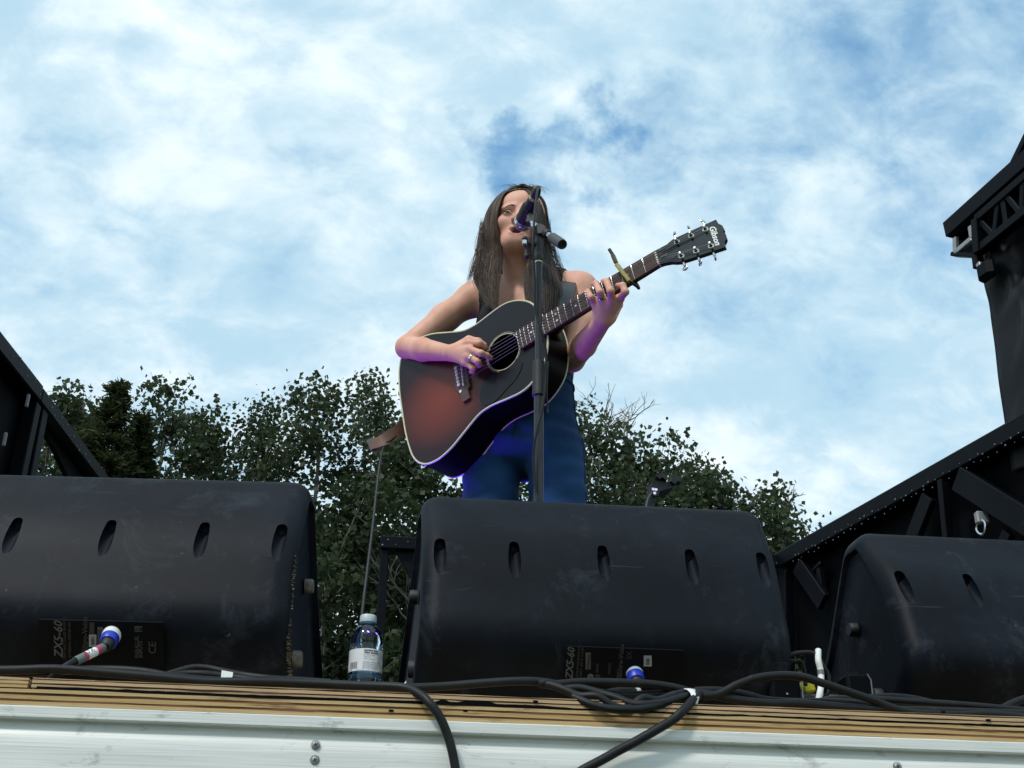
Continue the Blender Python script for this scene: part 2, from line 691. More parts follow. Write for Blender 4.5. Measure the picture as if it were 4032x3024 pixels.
def wood_mat(name, c, c2, dark, seed):
    m, nt, b = base_mat(name)
    N = nt.nodes.new
    tc = N('ShaderNodeTexCoord')
    mp = N('ShaderNodeMapping')
    mp.inputs['Scale'].default_value = (1.0, 6, 60)
    mp.inputs['Location'].default_value = (seed, seed * 2.3, seed * .7)
    lin(nt, tc.outputs['Object'], mp.inputs['Vector'])
    n = N('ShaderNodeTexNoise')
    n.inputs['Scale'].default_value = 9
    n.inputs['Detail'].default_value = 8
    n.inputs['Roughness'].default_value = .7
    lin(nt, mp.outputs[0], n.inputs['Vector'])
    r = N('ShaderNodeValToRGB')
    e = r.color_ramp.elements
    e[0].position, e[0].color = .30, tuple(c) + (1,)
    e[1].position, e[1].color = .72, tuple(c2) + (1,)
    lin(nt, n.outputs['Fac'], r.inputs[0])
    # dark stains and tar of a shape of their own
    n2 = N('ShaderNodeTexNoise')
    n2.inputs['Scale'].default_value = 5.0
    n2.inputs['Detail'].default_value = 7
    n2.inputs['Roughness'].default_value = .65
    mp2 = N('ShaderNodeMapping')
    mp2.inputs['Scale'].default_value = (1, 3, 9)
    mp2.inputs['Location'].default_value = (seed * 1.7, 0, seed)
    lin(nt, tc.outputs['Object'], mp2.inputs['Vector'])
    lin(nt, mp2.outputs[0], n2.inputs['Vector'])
    s = N('ShaderNodeMapRange')
    s.inputs['From Min'].default_value = .565
    s.inputs['From Max'].default_value = .68
    lin(nt, n2.outputs['Fac'], s.inputs['Value'])
    mx = N('ShaderNodeMix')
    mx.data_type = 'RGBA'
    lin(nt, s.outputs['Result'], mx.inputs['Factor'])
    lin(nt, r.outputs[0], mx.inputs['A'])
    mx.inputs['B'].default_value = tuple(dark) + (1,)
    lin(nt, mx.outputs['Result'], b.inputs['Base Color'])
    b.inputs['Roughness'].default_value = .75
    bp = N('ShaderNodeBump')
    bp.inputs['Strength'].default_value = .5
    bp.inputs['Distance'].default_value = .002
    lin(nt, n.outputs['Fac'], bp.inputs['Height'])
    lin(nt, bp.outputs[0], b.inputs['Normal'])
    return m


WL = [wood_mat('ply_light_%d' % i, c, c2, (.05, .028, .014), 1.3 + i * 2.1) for i, (c, c2) in enumerate(
    [((.40, .265, .135), (.57, .41, .235)), ((.36, .235, .115), (.53, .38, .205)), ((.40, .265, .115), (.57, .41, .19)), ((.36, .22, .085), (.53, .37, .155))])]
WD = [wood_mat('ply_dark_%d' % i, c, c2, (.012, .008, .006), 4.3 + i * 1.7) for i, (c, c2) in enumerate(
    [((.085, .026, .016), (.18, .068, .042)), ((.12, .045, .016), (.24, .10, .036))])]

stage = thing('stage', 'plywood stage deck edge above a white aluminium fascia', 'stage', (0.3, EDGE, 0))
deck = MB()
deck.box((.8, EDGE + .02 + 2.2, STZ - .012), (XR - XL, 4.4, .020))
part(deck, 'deck_surface', M['deck'], stage)
body = MB()
body.box((.8, EDGE + 2.4, .70), (XR - XL - .1, 4.2, 1.36))
part(body, 'understructure', M['panel_black'], stage)


def ply_sheet(name, z_top, x0, x1, y0, layers, label):
    """layers: (thickness, material, inset)"""
    first = True
    z = z_top
    root = None
    for th, mt, ins in layers:
        mb = MB()
        n = max(2, int((x1 - x0) / .05))
        xs = np.linspace(x0, x1, n + 1)
        fr = y0 + ins + RNG.normal(0, .0006, n + 1)
        zt = z + RNG.normal(0, .00025, n + 1)
        zb = z - th + RNG.normal(0, .00025, n + 1)
        rings = [[V(x, f_, t_), V(x, f_, b_), V(x, f_ + .25, b_), V(x, f_ + .25, t_)] for x, f_, t_, b_ in zip(xs, fr, zt, zb)]
        mb.strip(rings, True, True)
        if root is None:
            root = part(mb, name, mt, stage, label=label)
            ORG[root] = ORG[stage]
        else:
            part(mb, 'ply', mt, root)
        z -= th
    return z


lay_u = [(.0008, WL[1], .0), (.0022, WD[0], .0012), (.0046, WL[0], -.0004), (.0024, WD[0], .0012), (.0046, WL[1], 0)]
lay_ul = [(.0036, WL[1], 0), (.0014, WD[1], .001), (.0040, WL[2], 0), (.0016, WD[1], .001), (.0040, WL[2], 0)]
lay_l = [(.0052, WL[2], -.0006), (.0034, WD[1], .0008), (.0060, WL[3], 0), (.0034, WD[1], .0008), (.0056, WL[2], -.0004)]
XJ = PZ(138, 2690, STZ)[0]
zz_ = ply_sheet('plywood_sheet', STZ, XJ + .004, XR, EDGE, lay_u, 'upper plywood sheet edge with reddish plies')
ply_sheet('plywood_sheet', STZ, XL, XJ - .002, EDGE + .001, lay_ul, 'short upper plywood piece at the left')
zz_ -= .0003
# black tar squeezed out of the seam, thick on the left half
tar = MB()
xt = np.arange(XJ + .01, XR, .012)
tp = np.interp(xt, [XJ, XJ + .3, .05, .30, .36, 1.2, XR], [.0022, .0016, .0018, .0026, .0003, .0003, .0003]) + np.abs(RNG.normal(0, .0004, len(xt)))
tp[(xt > .145) & (xt < .165)] += .004
tp[(xt > .185) & (xt < .235)] += .0035
tar.strip([[V(x, EDGE - .0016, zz_ + a), V(x, EDGE - .0016, zz_ - .0024), V(x, EDGE + .02, zz_ - .0024), V(x, EDGE + .02, zz_ + a)] for x, a in zip(xt, tp)], True, True)
part(tar, 'tar_line', M['panel_black'], stage)
for hx_, hz_ in ((.300, -.0062), (.075, -.0290), (.19, -.0255), (1.05, -.0075)):
    part(MB().box((hx_, EDGE - .0005, STZ + hz_), (.007, .004, .003)), 'plug_hole', M['panel_black'], stage)
gap = MB().box(((XL + XR) / 2, EDGE + .12, zz_ - .0012), (XR - XL, .22, .003))
part(gap, 'black_seam', M['panel_black'], stage)
zz2 = ply_sheet('plywood_sheet', zz_ - .0026, XL, XR, EDGE - .0008, lay_l, 'lower plywood sheet edge with yellow plies')

# aluminium fascia
m, nt, b = base_mat('brushed_aluminium')
N = nt.nodes.new
tc = N('ShaderNodeTexCoord')
mp = N('ShaderNodeMapping')
mp.inputs['Scale'].default_value = (1.2, 12, 90)
lin(nt, tc.outputs['Object'], mp.inputs['Vector'])
n1 = N('ShaderNodeTexNoise')
n1.inputs['Scale'].default_value = 5
n1.inputs['Detail'].default_value = 7
lin(nt, mp.outputs[0], n1.inputs['Vector'])
r1 = N('ShaderNodeValToRGB')
r1.color_ramp.elements[0].position = .3
r1.color_ramp.elements[1].position = .7
r1.color_ramp.elements[0].color = (.55, .57, .53, 1)
r1.color_ramp.elements[1].color = (.74, .75, .71, 1)
lin(nt, n1.outputs['Fac'], r1.inputs[0])
n2 = N('ShaderNodeTexNoise')
n2.inputs['Scale'].default_value = 9
n2.inputs['Detail'].default_value = 9
n2.inputs['Roughness'].default_value = .75
n2.inputs['Distortion'].default_value = .8
mp2 = N('ShaderNodeMapping')
mp2.inputs['Scale'].default_value = (1, 1, 2.2)
lin(nt, tc.outputs['Object'], mp2.inputs['Vector'])
lin(nt, mp2.outputs[0], n2.inputs['Vector'])
s1 = N('ShaderNodeMapRange')
s1.inputs['From Min'].default_value = .57
s1.inputs['From Max'].default_value = .70
lin(nt, n2.outputs['Fac'], s1.inputs['Value'])
mx = N('ShaderNodeMix')
mx.data_type = 'RGBA'
lin(nt, s1.outputs['Result'], mx.inputs['Factor'])
lin(nt, r1.outputs[0], mx.inputs['A'])
mx.inputs['B'].default_value = (.30, .31, .28, 1)
lin(nt, mx.outputs['Result'], b.inputs['Base Color'])
b.inputs['Metallic'].default_value = .05
b.inputs['Roughness'].default_value = .45
bp = N('ShaderNodeBump')
bp.inputs['Strength'].default_value = .12
bp.inputs['Distance'].default_value = .001
lin(nt, n1.outputs['Fac'], bp.inputs['Height'])
lin(nt, bp.outputs[0], b.inputs['Normal'])
M['alu'] = m
za = zz2 - .0012
fas = MB()
y0 = EDGE - .006
prof = [(y0 + .03, za), (y0 + .0015, za), (y0, za - .0015), (y0 - .0005, za - .0165), (y0 + .0005, za - .0178), (y0 + .003, za - .0184), (y0 + .0145, za - .0186),
        (y0 + .0165, za - .0205), (y0 + .0155, za - .0245), (y0 + .0110, za - .031), (y0 + .0070, za - .038), (y0 + .0042, za - .047), (y0 + .003, za - .060),
        (y0 + .003, za - .1035), (y0 + .001, za - .1045), (y0 - .010, za - .1050), (y0 - .012, za - .107), (y0 - .012, za - .118), (y0 - .010, za - .120), (y0 + .03, za - .120)]
xs = [XL, XR]
fas.strip([[V(x, a, c) for a, c in prof] for x in xs], True, True)
fascia = part(fas, 'fascia', m, stage, True, 35)
sk = MB().box(((XL + XR) / 2, EDGE + .03, (za - .12) / 2), (XR - XL, .03, za - .125))
part(sk, 'skirt_panel', M['panel_black'], stage)


def screw(px_, py_):
    p0 = P(px_, py_, y0 + .003)
    mb = MB().lathe([(.0, -.0036), (.0030, -.0034), (.0052, -.0022), (.0060, -.0002), (.0060, .002)], p0, (0, 1, 0), 18)
    o = part(mb, 'screw', M['alu_bracket'], fascia, True, 50)
    c = MB()
    for a in (.4, .4 + pi / 2):
        c.box(p0 + V(0, -.0033, 0), (.0064, .0012, .0013), (V(cos(a), 0, sin(a)), V(0, 1, 0), V(-sin(a), 0, cos(a))))
    c.lathe([(.0066, .0004), (.0072, .0004), (.0072, .0008), (.0066, .0008)], p0 + V(0, -.0012, 0), (0, 1, 0), 18, False)
    part(c, 'screw_recess', M['ink'], fascia)


for q in ((1243, 2933), (1240, 2993), (3533, 3018)):
    screw(*q)

# ------------------------------------------------------------------ steel frames of the folding stage
HR = 2.0 + CAM[2]


def plane_pt(A, nrm, off=0.0):
    nrm = unit(nrm)

    def f(x, y, o=0.0):
        d = rayd(x, y)
        t = ((A - CAM) @ nrm + off + o) / (d @ nrm)
        return CAM + d * t
    return f


def rivets(a, b, nrm, n, r=.004, rows=(-.012, .012), up=V(0, 0, 1)):
    mb = MB()
    for i in range(n):
        for j, o in enumerate(rows):
            t = (i + .25 + .5 * (j % 2) + random.uniform(-.35, .35)) / n
            p = a * (1 - t) + b * t + up * (o + random.uniform(-.007, .007))
            rr_ = r * random.uniform(.45, 1.0)
            mb.lathe([(rr_, 0), (rr_ * .8, .0015), (rr_ * .3, .0022)], p, nrm, 6)
    return mb


# rear rail
ra, rb = P(1497, 2150, 5.77), P(3088, 2228, 5.73)
ra = V(ra[0], 5.77, HR)
rb = V(2.08, 5.73, HR)
rear = thing('rear_rail', 'black steel rail with corner gusset behind the centre floor monitor', 'rail', (.9, 5.75, STZ))
mb = MB().beam(ra, rb, .10, .062, bev=.004)
part(mb, 'top_bar', M['steel_black'], rear)
for px_ in (0.0, .9, 1.86):
    x = ra[0] + .022 + px_
    mb = MB().box((x, 5.76, (STZ + HR - .031) / 2), (.040, .05, HR - .031 - STZ), bev=.004)
    part(mb, 'post', M['steel_black'], rear)
mb = MB().prism([(0, 0), (.21, 0), (.21, -.30), (.17, -.26)], ra + V(.07, -.02, -.031), (1, 0, 0), (0, 0, 1), (0, 1, 0), 0, .02)
part(mb, 'gusset', M['steel_black'], rear)
part(rivets(ra + V(0, -.052, .0), rb + V(0, -.052, 0), (0, -1, 0), 26, .006, (-.012, .010)), 'rivet', M['rivet'], rear, kind='stuff')

# left side frame: rail runs straight into the stage
LA, LB = V(-1.255, 3.55, HR), V(-1.00, 5.45, HR)
ldir = unit(LB - LA)
lnrm = unit(np.cross(ldir, V(0, 0, 1)))      # towards +x
LP = plane_pt(LA, lnrm)
lf = thing('side_frame', 'black riveted steel side frame behind the left floor monitor', 'stage frame', (-1.1, 4.5, STZ))
e1, e2 = LP(-195, 1150), LP(390, 1895)
upv = unit(np.cross(lnrm, ldir))
mb = MB()
pj = LP(130, 1552)
mb.beam(e1, pj - ldir * .004, .07, .062, up=V(0, 0, 1), bev=.005)
part(mb, 'rail', M['steel_black'], lf)
mb = MB().beam(pj + ldir * .004, e2 + ldir * .3, .066, .056, up=V(0, 0, 1), bev=.005)
part(mb, 'rail', M['steel_black'], lf)
part(rivets(LP(40, 1405, .036), LP(355, 1850, .036), lnrm, 12, .0045, (.018, .036)), 'rivet', M['rivet'], lf, kind='stuff')
for x0_, x1_, w_ in ((160, 100, .05), (128, 62, .045)):
    a_, b_ = LP(x0_, 1590), LP(x1_, 1900)
    mb = MB().beam(a_, b_ + (b_ - a_) * 1.2, .05, w_, up=ldir, bev=.003)
    part(mb, 'post', M['steel_black'], lf)


def poly_panel(fn, pts, off, th, nrm):
    a = [fn(x, y, off) for x, y in pts]
    b_ = [q - unit(nrm) * th for q in a]
    n = len(a)
    return MB().add(a + b_, [tuple(range(n)), tuple(range(n, 2 * n))[::-1]] + [(i, (i + 1) % n, n + (i + 1) % n, n + i) for i in range(n)])


part(poly_panel(LP, [(-150, 1250), (0, 1430), (150, 1590), (120, 1700), (90, 1850), (60, 2000), (-150, 2000)], -.03, .02, lnrm), 'infill_panel', M['panel_black'], lf)
part(poly_panel(LP, [(150, 1590), (370, 1880), (400, 1960), (280, 1900), (215, 1760), (155, 1660)], -.02, .02, lnrm), 'brace_plate', M['panel_black'], lf)
for x_, y_ in ((108, 1578), (18, 1730)):
    part(MB().box(LP(x_, y_, .03), (.012, .012, .05), bev=.003), 'latch_pin', M['rivet'], lf)

# right side frame: toed in
RA, RB = V(2.083, 5.715, HR), V(2.474, 4.063, HR)
rdir = unit(RB - RA)
rnrm = unit(np.cross(V(0, 0, 1), rdir))
if rnrm[0] > 0:
    rnrm = -rnrm
RP = plane_pt(RA, rnrm)
rf = thing('side_frame', 'black riveted steel side frame behind the right floor monitor', 'stage frame', (2.3, 4.9, STZ))
mb = MB().beam(RA - rdir * .02, RB + rdir * 1.0, .09, .075, bev=.005)
part(mb, 'rail', M['steel_black'], rf)
part(rivets(RP(3110, 2207, .047), RP(4060, 1690, .047), rnrm, 34, .0045, (-.014, .012)), 'rivet', M['rivet'], rf, kind='stuff')


def rbeam(x0, y0_, x1, y1, w, name='brace', off=.0, d=.05, ext=0.0, mt='steel_black'):
    a_, b_ = RP(x0, y0_, off), RP(x1, y1, off)
    mb = MB().beam(a_, b_, d, w, up=np.cross(b_ - a_, rnrm), bev=.003, ext=ext)
    return part(mb, name, M[mt], rf)


rbeam(3092, 2250, 3100, 2760, .075, 'post', .01)
rbeam(3143, 2226, 3245, 2372, .085, 'brace', .02, .03)
rbeam(3228, 2238, 3240, 2330, .03, 'strut', .0, .03)
rbeam(3200, 2250, 3235, 2215, .02, 'strut', .0, .02)
rbeam(3660, 1955, 3585, 2150, .075, 'brace', .02, .03)
rbeam(3712, 1890, 3738, 2160, .028, 'post', .03, .04)
rbeam(3775, 1885, 4110, 2095, .10, 'brace', .035, .035)
rbeam(3975, 2095, 3925, 2200, .05, 'strut', .015, .03)
rbeam(3880, 2005, 3960, 1990, .06, 'strut', .005, .03)
part(poly_panel(RP, [(3105, 2240), (3690, 1920), (4300, 1600), (4300, 2900), (3180, 2900), (3170, 2560), (3105, 2560)], -.05, .02, rnrm), 'infill_panel', M['panel_black'], rf)
mb = MB()
pts = [RP(x_, y_, .05) for x_, y_ in ((3852, 2052), (3846, 2085), (3860, 2104), (3876, 2098), (3880, 2062), (3868, 2048))]
mb.tube(catmull(pts, 5), .006, 6)
part(mb, 'shackle', M['chrome'], rf, True)
mb = MB().box(RP(3866, 2040, .04), (.05, .03, .05), bev=.006)
part(mb, 'shackle_lug', M['alu_bracket'], rf)

# ------------------------------------------------------------------ roof corner with truss, upper right
z6 = lambda a, b: (3600 + a / 1.382, 500 + b / 1.382)
ct = RP(*z6(205, 570))
rt = thing('roof_truss', 'black lattice roof truss corner at the upper right edge', 'truss', (ct[0], ct[1], ct[2]))


def tbeam(a, b, w, name, off=0.0, d=.05, mt='steel_black', ext=0.0):
    p0, p1 = RP(*z6(*a), off), RP(*z6(*b), off)
    return part(MB().beam(p0, p1, d, w, up=np.cross(p1 - p0, rnrm), bev=.003, ext=ext), name, M[mt], rt)


tbeam((208, 572), (700, 135), .075, 'roof_edge', 0, .09)
tbeam((528, 250), (640, 20), .030, 'spar', 0, .04)
tbeam((350, 505), (700, 200), .036, 'chord', .03, .045)
tbeam((358, 672), (700, 395), .036, 'chord', .03, .045)
for a_, b_ in (((358, 505), (440, 592)), ((468, 395), (445, 585)), ((488, 385), (512, 535)), ((508, 372), (592, 478)), ((600, 300), (595, 470)), ((612, 290), (680, 400))):
    tbeam(a_, b_, .024, 'lattice_bar', .03, .03)
tbeam((346, 505), (358, 690), .034, 'end_post', .035, .05)
tbeam((430, 350), (440, 380), .03, 'hinge', .0, .06)
tbeam((225, 600), (226, 692), .022, 'bracket_leg', .02, .02, 'alu_bracket')
tbeam((222, 688), (318, 606), .024, 'bracket_arm', .03, .02, 'alu_bracket')
tbeam((308, 540), (318, 606), .022, 'bracket_leg', .03, .02, 'alu_bracket')
tbeam((216, 694), (345, 702), .018, 'bottom_plate', .02, .04)
tbeam((342, 690), (352, 770), .030, 'hanger', .03, .04)
tbeam((352, 765), (372, 745), .025, 'latch', .04, .03, 'alu_bracket')
p0 = RP(*z6(392, 782), .03)
part(MB().box(p0, (.09, .05, .09), (rdir, rnrm, V(0, 0, 1)), bev=.02), 'latch_block', M['steel_black'], rt)
part(poly_panel(RP, [z6(240, 590), z6(340, 510), z6(340, 690), z6(230, 690)], -.05, .02, rnrm), 'corner_panel', M['panel_black'], rt)
part(poly_panel(RP, [z6(340, 520), z6(700, 225), z6(700, 420), z6(350, 690)], -.06, .02, rnrm), 'shade_cloth', M['panel_black'], rt)

# scrim hanging under the truss
edge = [(3868, 1030), (3871, 1093), (3893, 1195), (3911, 1310), (3936, 1513), (3960, 1690), (3985, 1860)]
tops = z6(360, 690)
rows, colsN = 70, 60
ed = catmull([RP(x, y, -.03) for x, y in edge], 12)
ii = np.linspace(0, len(ed) - 1, rows)
ed = np.array([np.array([np.interp(i_, range(len(ed)), ed[:, k]) for k in range(3)]) for i_ in ii])
vs = []
for r_ in range(rows):
    for c_ in range(colsN):
        s_ = c_ / (colsN - 1) * 1.5
        p0 = ed[r_] + rdir * s_ + V(0, 0, .55 * s_ * max(0, 1 - r_ / rows * 2.2))
        t_ = r_ / rows
        w_ = 1.6 * (.022 * sin(9 * s_ + 5 * t_ + 2.2 * sin(4 * t_)) + .014 * sin(23 * s_ - 9 * t_ + 3 * sin(3 * s_)) + .008 * sin(31 * t_ + 14 * s_)
              + .006 * sin(57 * s_ + 21 * t_)) * min(1, .08 + s_ * 3.5) * (1 + .5 * sin(7 * t_)) + .004 * sin(48 * t_ + 60 * s_ + 4 * sin(9 * s_)) * min(1, s_ * 8)
        vs.append(p0 + rnrm * w_)
fs = [(r_ * colsN + c_, r_ * colsN + c_ + 1, (r_ + 1) * colsN + c_ + 1, (r_ + 1) * colsN + c_) for r_ in range(rows - 1) for c_ in range(colsN - 1)]
M['scrim'] = mat('black_scrim', (.0022, .0030, .0050), .5, spec=.25, var=.25, scale=9, bump=.35, bscale=60)
sm = np_mesh('scrim', vs, fs)
so = part(sm, 'scrim', M['scrim'], None, True, 180, tuple(ed[-1]))
md = so.modifiers.new('thickness', 'SOLIDIFY')
md.thickness = .004
tag(so, 'wrinkled black cloth scrim hanging from the roof truss', 'scrim')

# ------------------------------------------------------------------ trees
def leaf_mat(name, c, c2):
    m, nt, b = base_mat(name)
    N = nt.nodes.new
    at = N('ShaderNodeAttribute')
    at.attribute_name = 'tint'
    r = N('ShaderNodeValToRGB')
    r.color_ramp.elements[0].color = tuple(c) + (1,)
    r.color_ramp.elements[1].color = tuple(c2) + (1,)
    lin(nt, at.outputs['Fac'], r.inputs[0])
    lin(nt, r.outputs[0], b.inputs['Base Color'])
    b.inputs['Roughness'].default_value = .55
    b.inputs['Specular IOR Level'].default_value = .25
    tr = N('ShaderNodeBsdfTranslucent')
    lin(nt, r.outputs[0], tr.inputs['Color'])
    ad = N('ShaderNodeMixShader')
    ad.inputs[0].default_value = .42
    lin(nt, b.outputs[0], ad.inputs[1])
    lin(nt, tr.outputs[0], ad.inputs[2])
    lin(nt, ad.outputs[0], nt.nodes['Material Output'].inputs['Surface'])
    return m


M['leaf_aspen'] = leaf_mat('aspen_leaf', (.022, .038, .016), (.085, .112, .055))
M['leaf_dark'] = leaf_mat('dark_leaf', (.015, .028, .011), (.052, .074, .030))
M['needle'] = leaf_mat('needle', (.020, .034, .011), (.060, .076, .028))
M['bark'] = mat('grey_bark', (.075, .068, .055), .85, c2=(.19, .18, .16), scale=14, bump=.6, bscale=60, stretch=(1, 1, .4))
M['bark_dead'] = mat('dead_bark', (.14, .13, .12), .85, c2=(.26, .25, .23), scale=20)


def leaf_cloud(centres, per, spread, size, rng, droop=.3):
    """thousands of small pointed leaf faces round the given twig ends"""
    n = len(centres) * per
    c = np.repeat(centres, per, axis=0) + np.clip(rng.normal(0, 1, (n, 3)), -1.7, 1.7) * np.array(spread)
    nrm = rng.normal(0, 1, (n, 3)) + np.array([0, 0, .35])
    nrm /= np.linalg.norm(nrm, axis=1)[:, None]
    d = rng.normal(0, 1, (n, 3)) - np.array([0, 0, droop])
    d -= nrm * (d * nrm).sum(1)[:, None]
    d /= np.linalg.norm(d, axis=1)[:, None] + 1e-9
    s = np.cross(nrm, d)
    L_ = (size * rng.uniform(.7, 1.25, n))[:, None]
    W_ = L_ * .50
    v0, v1, v2, v3 = c, c + d * L_ * .42 + s * W_ + nrm * L_ * .08, c + d * L_, c + d * L_ * .42 - s * W_ + nrm * L_ * .08
    vs = np.stack([v0, v1, v2, v3], 1).reshape(-1, 3)
    fs = np.arange(n * 4).reshape(n, 4)
    return vs, fs


def set_tint(me, vals):
    at = me.attributes.new('tint', 'FLOAT', 'POINT')
    at.data.foreach_set('value', np.asarray(vals, np.float32))


def broad_tree(name, label, px_, py_, Y, rad, seed, leaf='leaf_aspen', ncl=520, per=40, size=.052, zlow=1.6, lean=0.0, taper=.75, group='trees behind the stage', squeeze=1.0):
    rng = np.random.default_rng(seed)
    top = P(px_, py_, Y)
    base = V(top[0] + rng.uniform(-.2, .2), Y + rng.uniform(-.1, .1), 0)
    H = top[2]
    t = thing(name, label, 'tree', base, group)
    # trunk and limbs
    mb = MB()
    tr = [base + V(0, 0, -.05)]
    for k in range(1, 8):
        f_ = k / 7 * .94
        tr.append(base * (1 - f_) + V(top[0], top[1], H) * f_ + V(rng.normal(0, .05), rng.normal(0, .05), 0))
    tr = catmull(tr, 4)
    mb.tube(tr, [.085, .07, .05, .03, .010], 7)
    cl = []

    def axis(z):
        return V(*[np.interp(z, tr[:, 2], tr[:, q]) for q in (0, 1)], z)
    nl = int(ncl / 13)
    for k in range(nl):
        zf = ((k + rng.uniform(0, 1)) / nl) ** .9
        z0 = zlow * .8 + (H - zlow * .8) * zf * .93
        p0 = axis(z0)
        a = rng.uniform(0, 2 * pi)
        el = radians(rng.uniform(28, 62))
        Lb = min(rad * rng.uniform(.75, 1.35) * (1 - .55 * zf ** 2), (H - z0) * .95 / max(.3, sin(el)) + .12)
        d = V(cos(a) * cos(el), sin(a) * cos(el), sin(el))
        bend = V(rng.normal(0, .12), rng.normal(0, .12), rng.uniform(-.1, .15)) * Lb
        p2 = p0 + d * Lb
        if p2[2] > H:
            p2[2] = H - rng.uniform(0, .1)
        path = catmull([p0, (p0 + p2) / 2 + bend, p2], 5)
        mb.tube(path, [.020 * (1.15 - zf), .004], 4, False)
        for q in range(13):
            s_ = 1 - .72 * rng.uniform(0, 1) ** 1.3
            c = path[int(s_ * (len(path) - 1))]
            off = rng.normal(0, 1, 3) * V(.15, .15, .13) * (.55 + .6 * (1 - zf))
            cl.append(c + off)
            if q % 3 == 0:
                mb.tube([c, c + off], [.004, .002], 3, False)
    for k in range(12):
        cl.append(np.array([top[0] + rng.normal(0, .05), Y + rng.normal(0, .05), H - .02 - k * .05]))
    cl = np.array(cl)
    part(mb, 'trunk', M['bark'], t, True)
    vs, fs = leaf_cloud(cl, per, (.085, .085, .075), size, rng)
    tint = np.repeat(np.clip(rng.normal(.5, .28, len(cl)), 0, 1), per * 4) * .65 + np.repeat(rng.uniform(0, .4, len(cl) * per), 4)
    zc = np.repeat((cl[:, 2] - zlow) / (H - zlow), per)
    dens = np.repeat(rng.uniform(.55, 1.25, len(cl)), per)
    keep = rng.uniform(0, 1, len(zc)) < (1.0 - .55 * np.clip((zc - .35) / .5, 0, 1)) * dens
    vs = vs.reshape(-1, 4, 3)[keep].reshape(-1, 3)
    tint = tint.reshape(-1, 4)[keep].ravel()
    fs = np.arange(len(vs)).reshape(-1, 4)
    me = np_mesh('crown', vs, fs)
    set_tint(me, tint)
    part(me, 'crown', M[leaf], t)
    return t


def spruce(name, label, px_, py_, Y, rad, seed, zlow=1.2, group='conifers behind the stage'):
    rng = np.random.default_rng(seed)
    top = P(px_, py_, Y)
    H = top[2]
    base = V(top[0], Y, 0)
    t = thing(name, label, 'tree', base, group)
    mb = MB()
    mb.tube(np.array([base, base + V(0, 0, H * .5), V(top[0], Y, H - .05)]), [.10, .06, .008], 7)
    part(mb, 'trunk', M['bark'], t, True)
    cs = []
    z = H - .02
    while z > zlow:
        f_ = (H - z) / (H - zlow)
        nb = 6 + int(9 * min(1, f_ * 2))
        L0 = (.03 + rad * (f_ ** .95)) * rng.uniform(.75, 1.15)
        for k in range(nb):
            a = rng.uniform(0, 2 * pi)
            L1 = L0 * rng.uniform(.65, 1.1)
            m_ = max(3, int(L1 / .055))
            for q in range(m_):
                s_ = (q + 1) / m_
                cs.append((top[0] + cos(a) * L1 * s_, Y + sin(a) * L1 * s_, z - .28 * L1 * s_ + .16 * L1 * s_ * s_, a, L1))
        z -= .06
    cs = np.array(cs)
    per = 10
    n = len(cs) * per
    c = np.repeat(cs[:, :3], per, axis=0) + rng.normal(0, .022, (n, 3))
    a = np.repeat(cs[:, 3], per) + rng.normal(0, .9, n)
    d = np.stack([np.cos(a), np.sin(a), rng.normal(.05, .45, n)], 1)
    d /= np.linalg.norm(d, axis=1)[:, None]
    s = np.cross(d, rng.normal(0, 1, (n, 3)))
    s /= np.linalg.norm(s, axis=1)[:, None]
    L_ = rng.uniform(.05, .10, n)[:, None]
    vs = np.stack([c - s * .011, c + s * .011, c + d * L_ + s * .006, c + d * L_ - s * .006], 1).reshape(-1, 3)
    me = np_mesh('crown', vs, np.arange(n * 4).reshape(n, 4))
    set_tint(me, np.repeat(rng.uniform(0, 1, n), 4))
    part(me, 'crown', M['needle'], t)
    return t


def bare_tree(name, label, px_, py_, Y, seed, basepx, spread=.5, levels=4):
    rng = np.random.default_rng(seed)
    top = P(px_, py_, Y)
    b0 = P(basepx[0], basepx[1], Y)
    t = thing(name, label, 'tree', (b0[0], Y, 0), None)
    mb = MB()
    mb.tube(np.array([V(b0[0], Y, 0), V(b0[0], Y, b0[2] * .5), b0]), [.05, .035, .022], 6)

    def grow(p0, d, L_, r, lev):
        pts = [p0]
        for k in range(3):
            d2 = unit(d + rng.normal(0, .14, 3) + V(0, 0, .06))
            pts.append(pts[-1] + d2 * L_ / 3)
            d = d2
        mb.tube(catmull(pts, 2), [r, r * .6], 4, False)
        if lev > 0:
            for k in range(3 if lev > 1 else 2):
                q = pts[rng.integers(1, 4)]
                nd = unit(d + rng.normal(0, .55, 3) * V(1.2, .8, .7) + V(0, 0, .15))
                grow(q, nd, L_ * rng.uniform(.55, .8), r * .62, lev - 1)
    L0 = np.linalg.norm(top - b0)
    grow(b0, unit(top - b0), L0 * .62, .017, levels)
    grow(b0 + unit(top - b0) * .1, unit(top - b0 + V(-.3, 0, 0)), L0 * .5, .012, levels - 1)
    part(mb, 'trunk', M['bark_dead'], t, True)
    return t


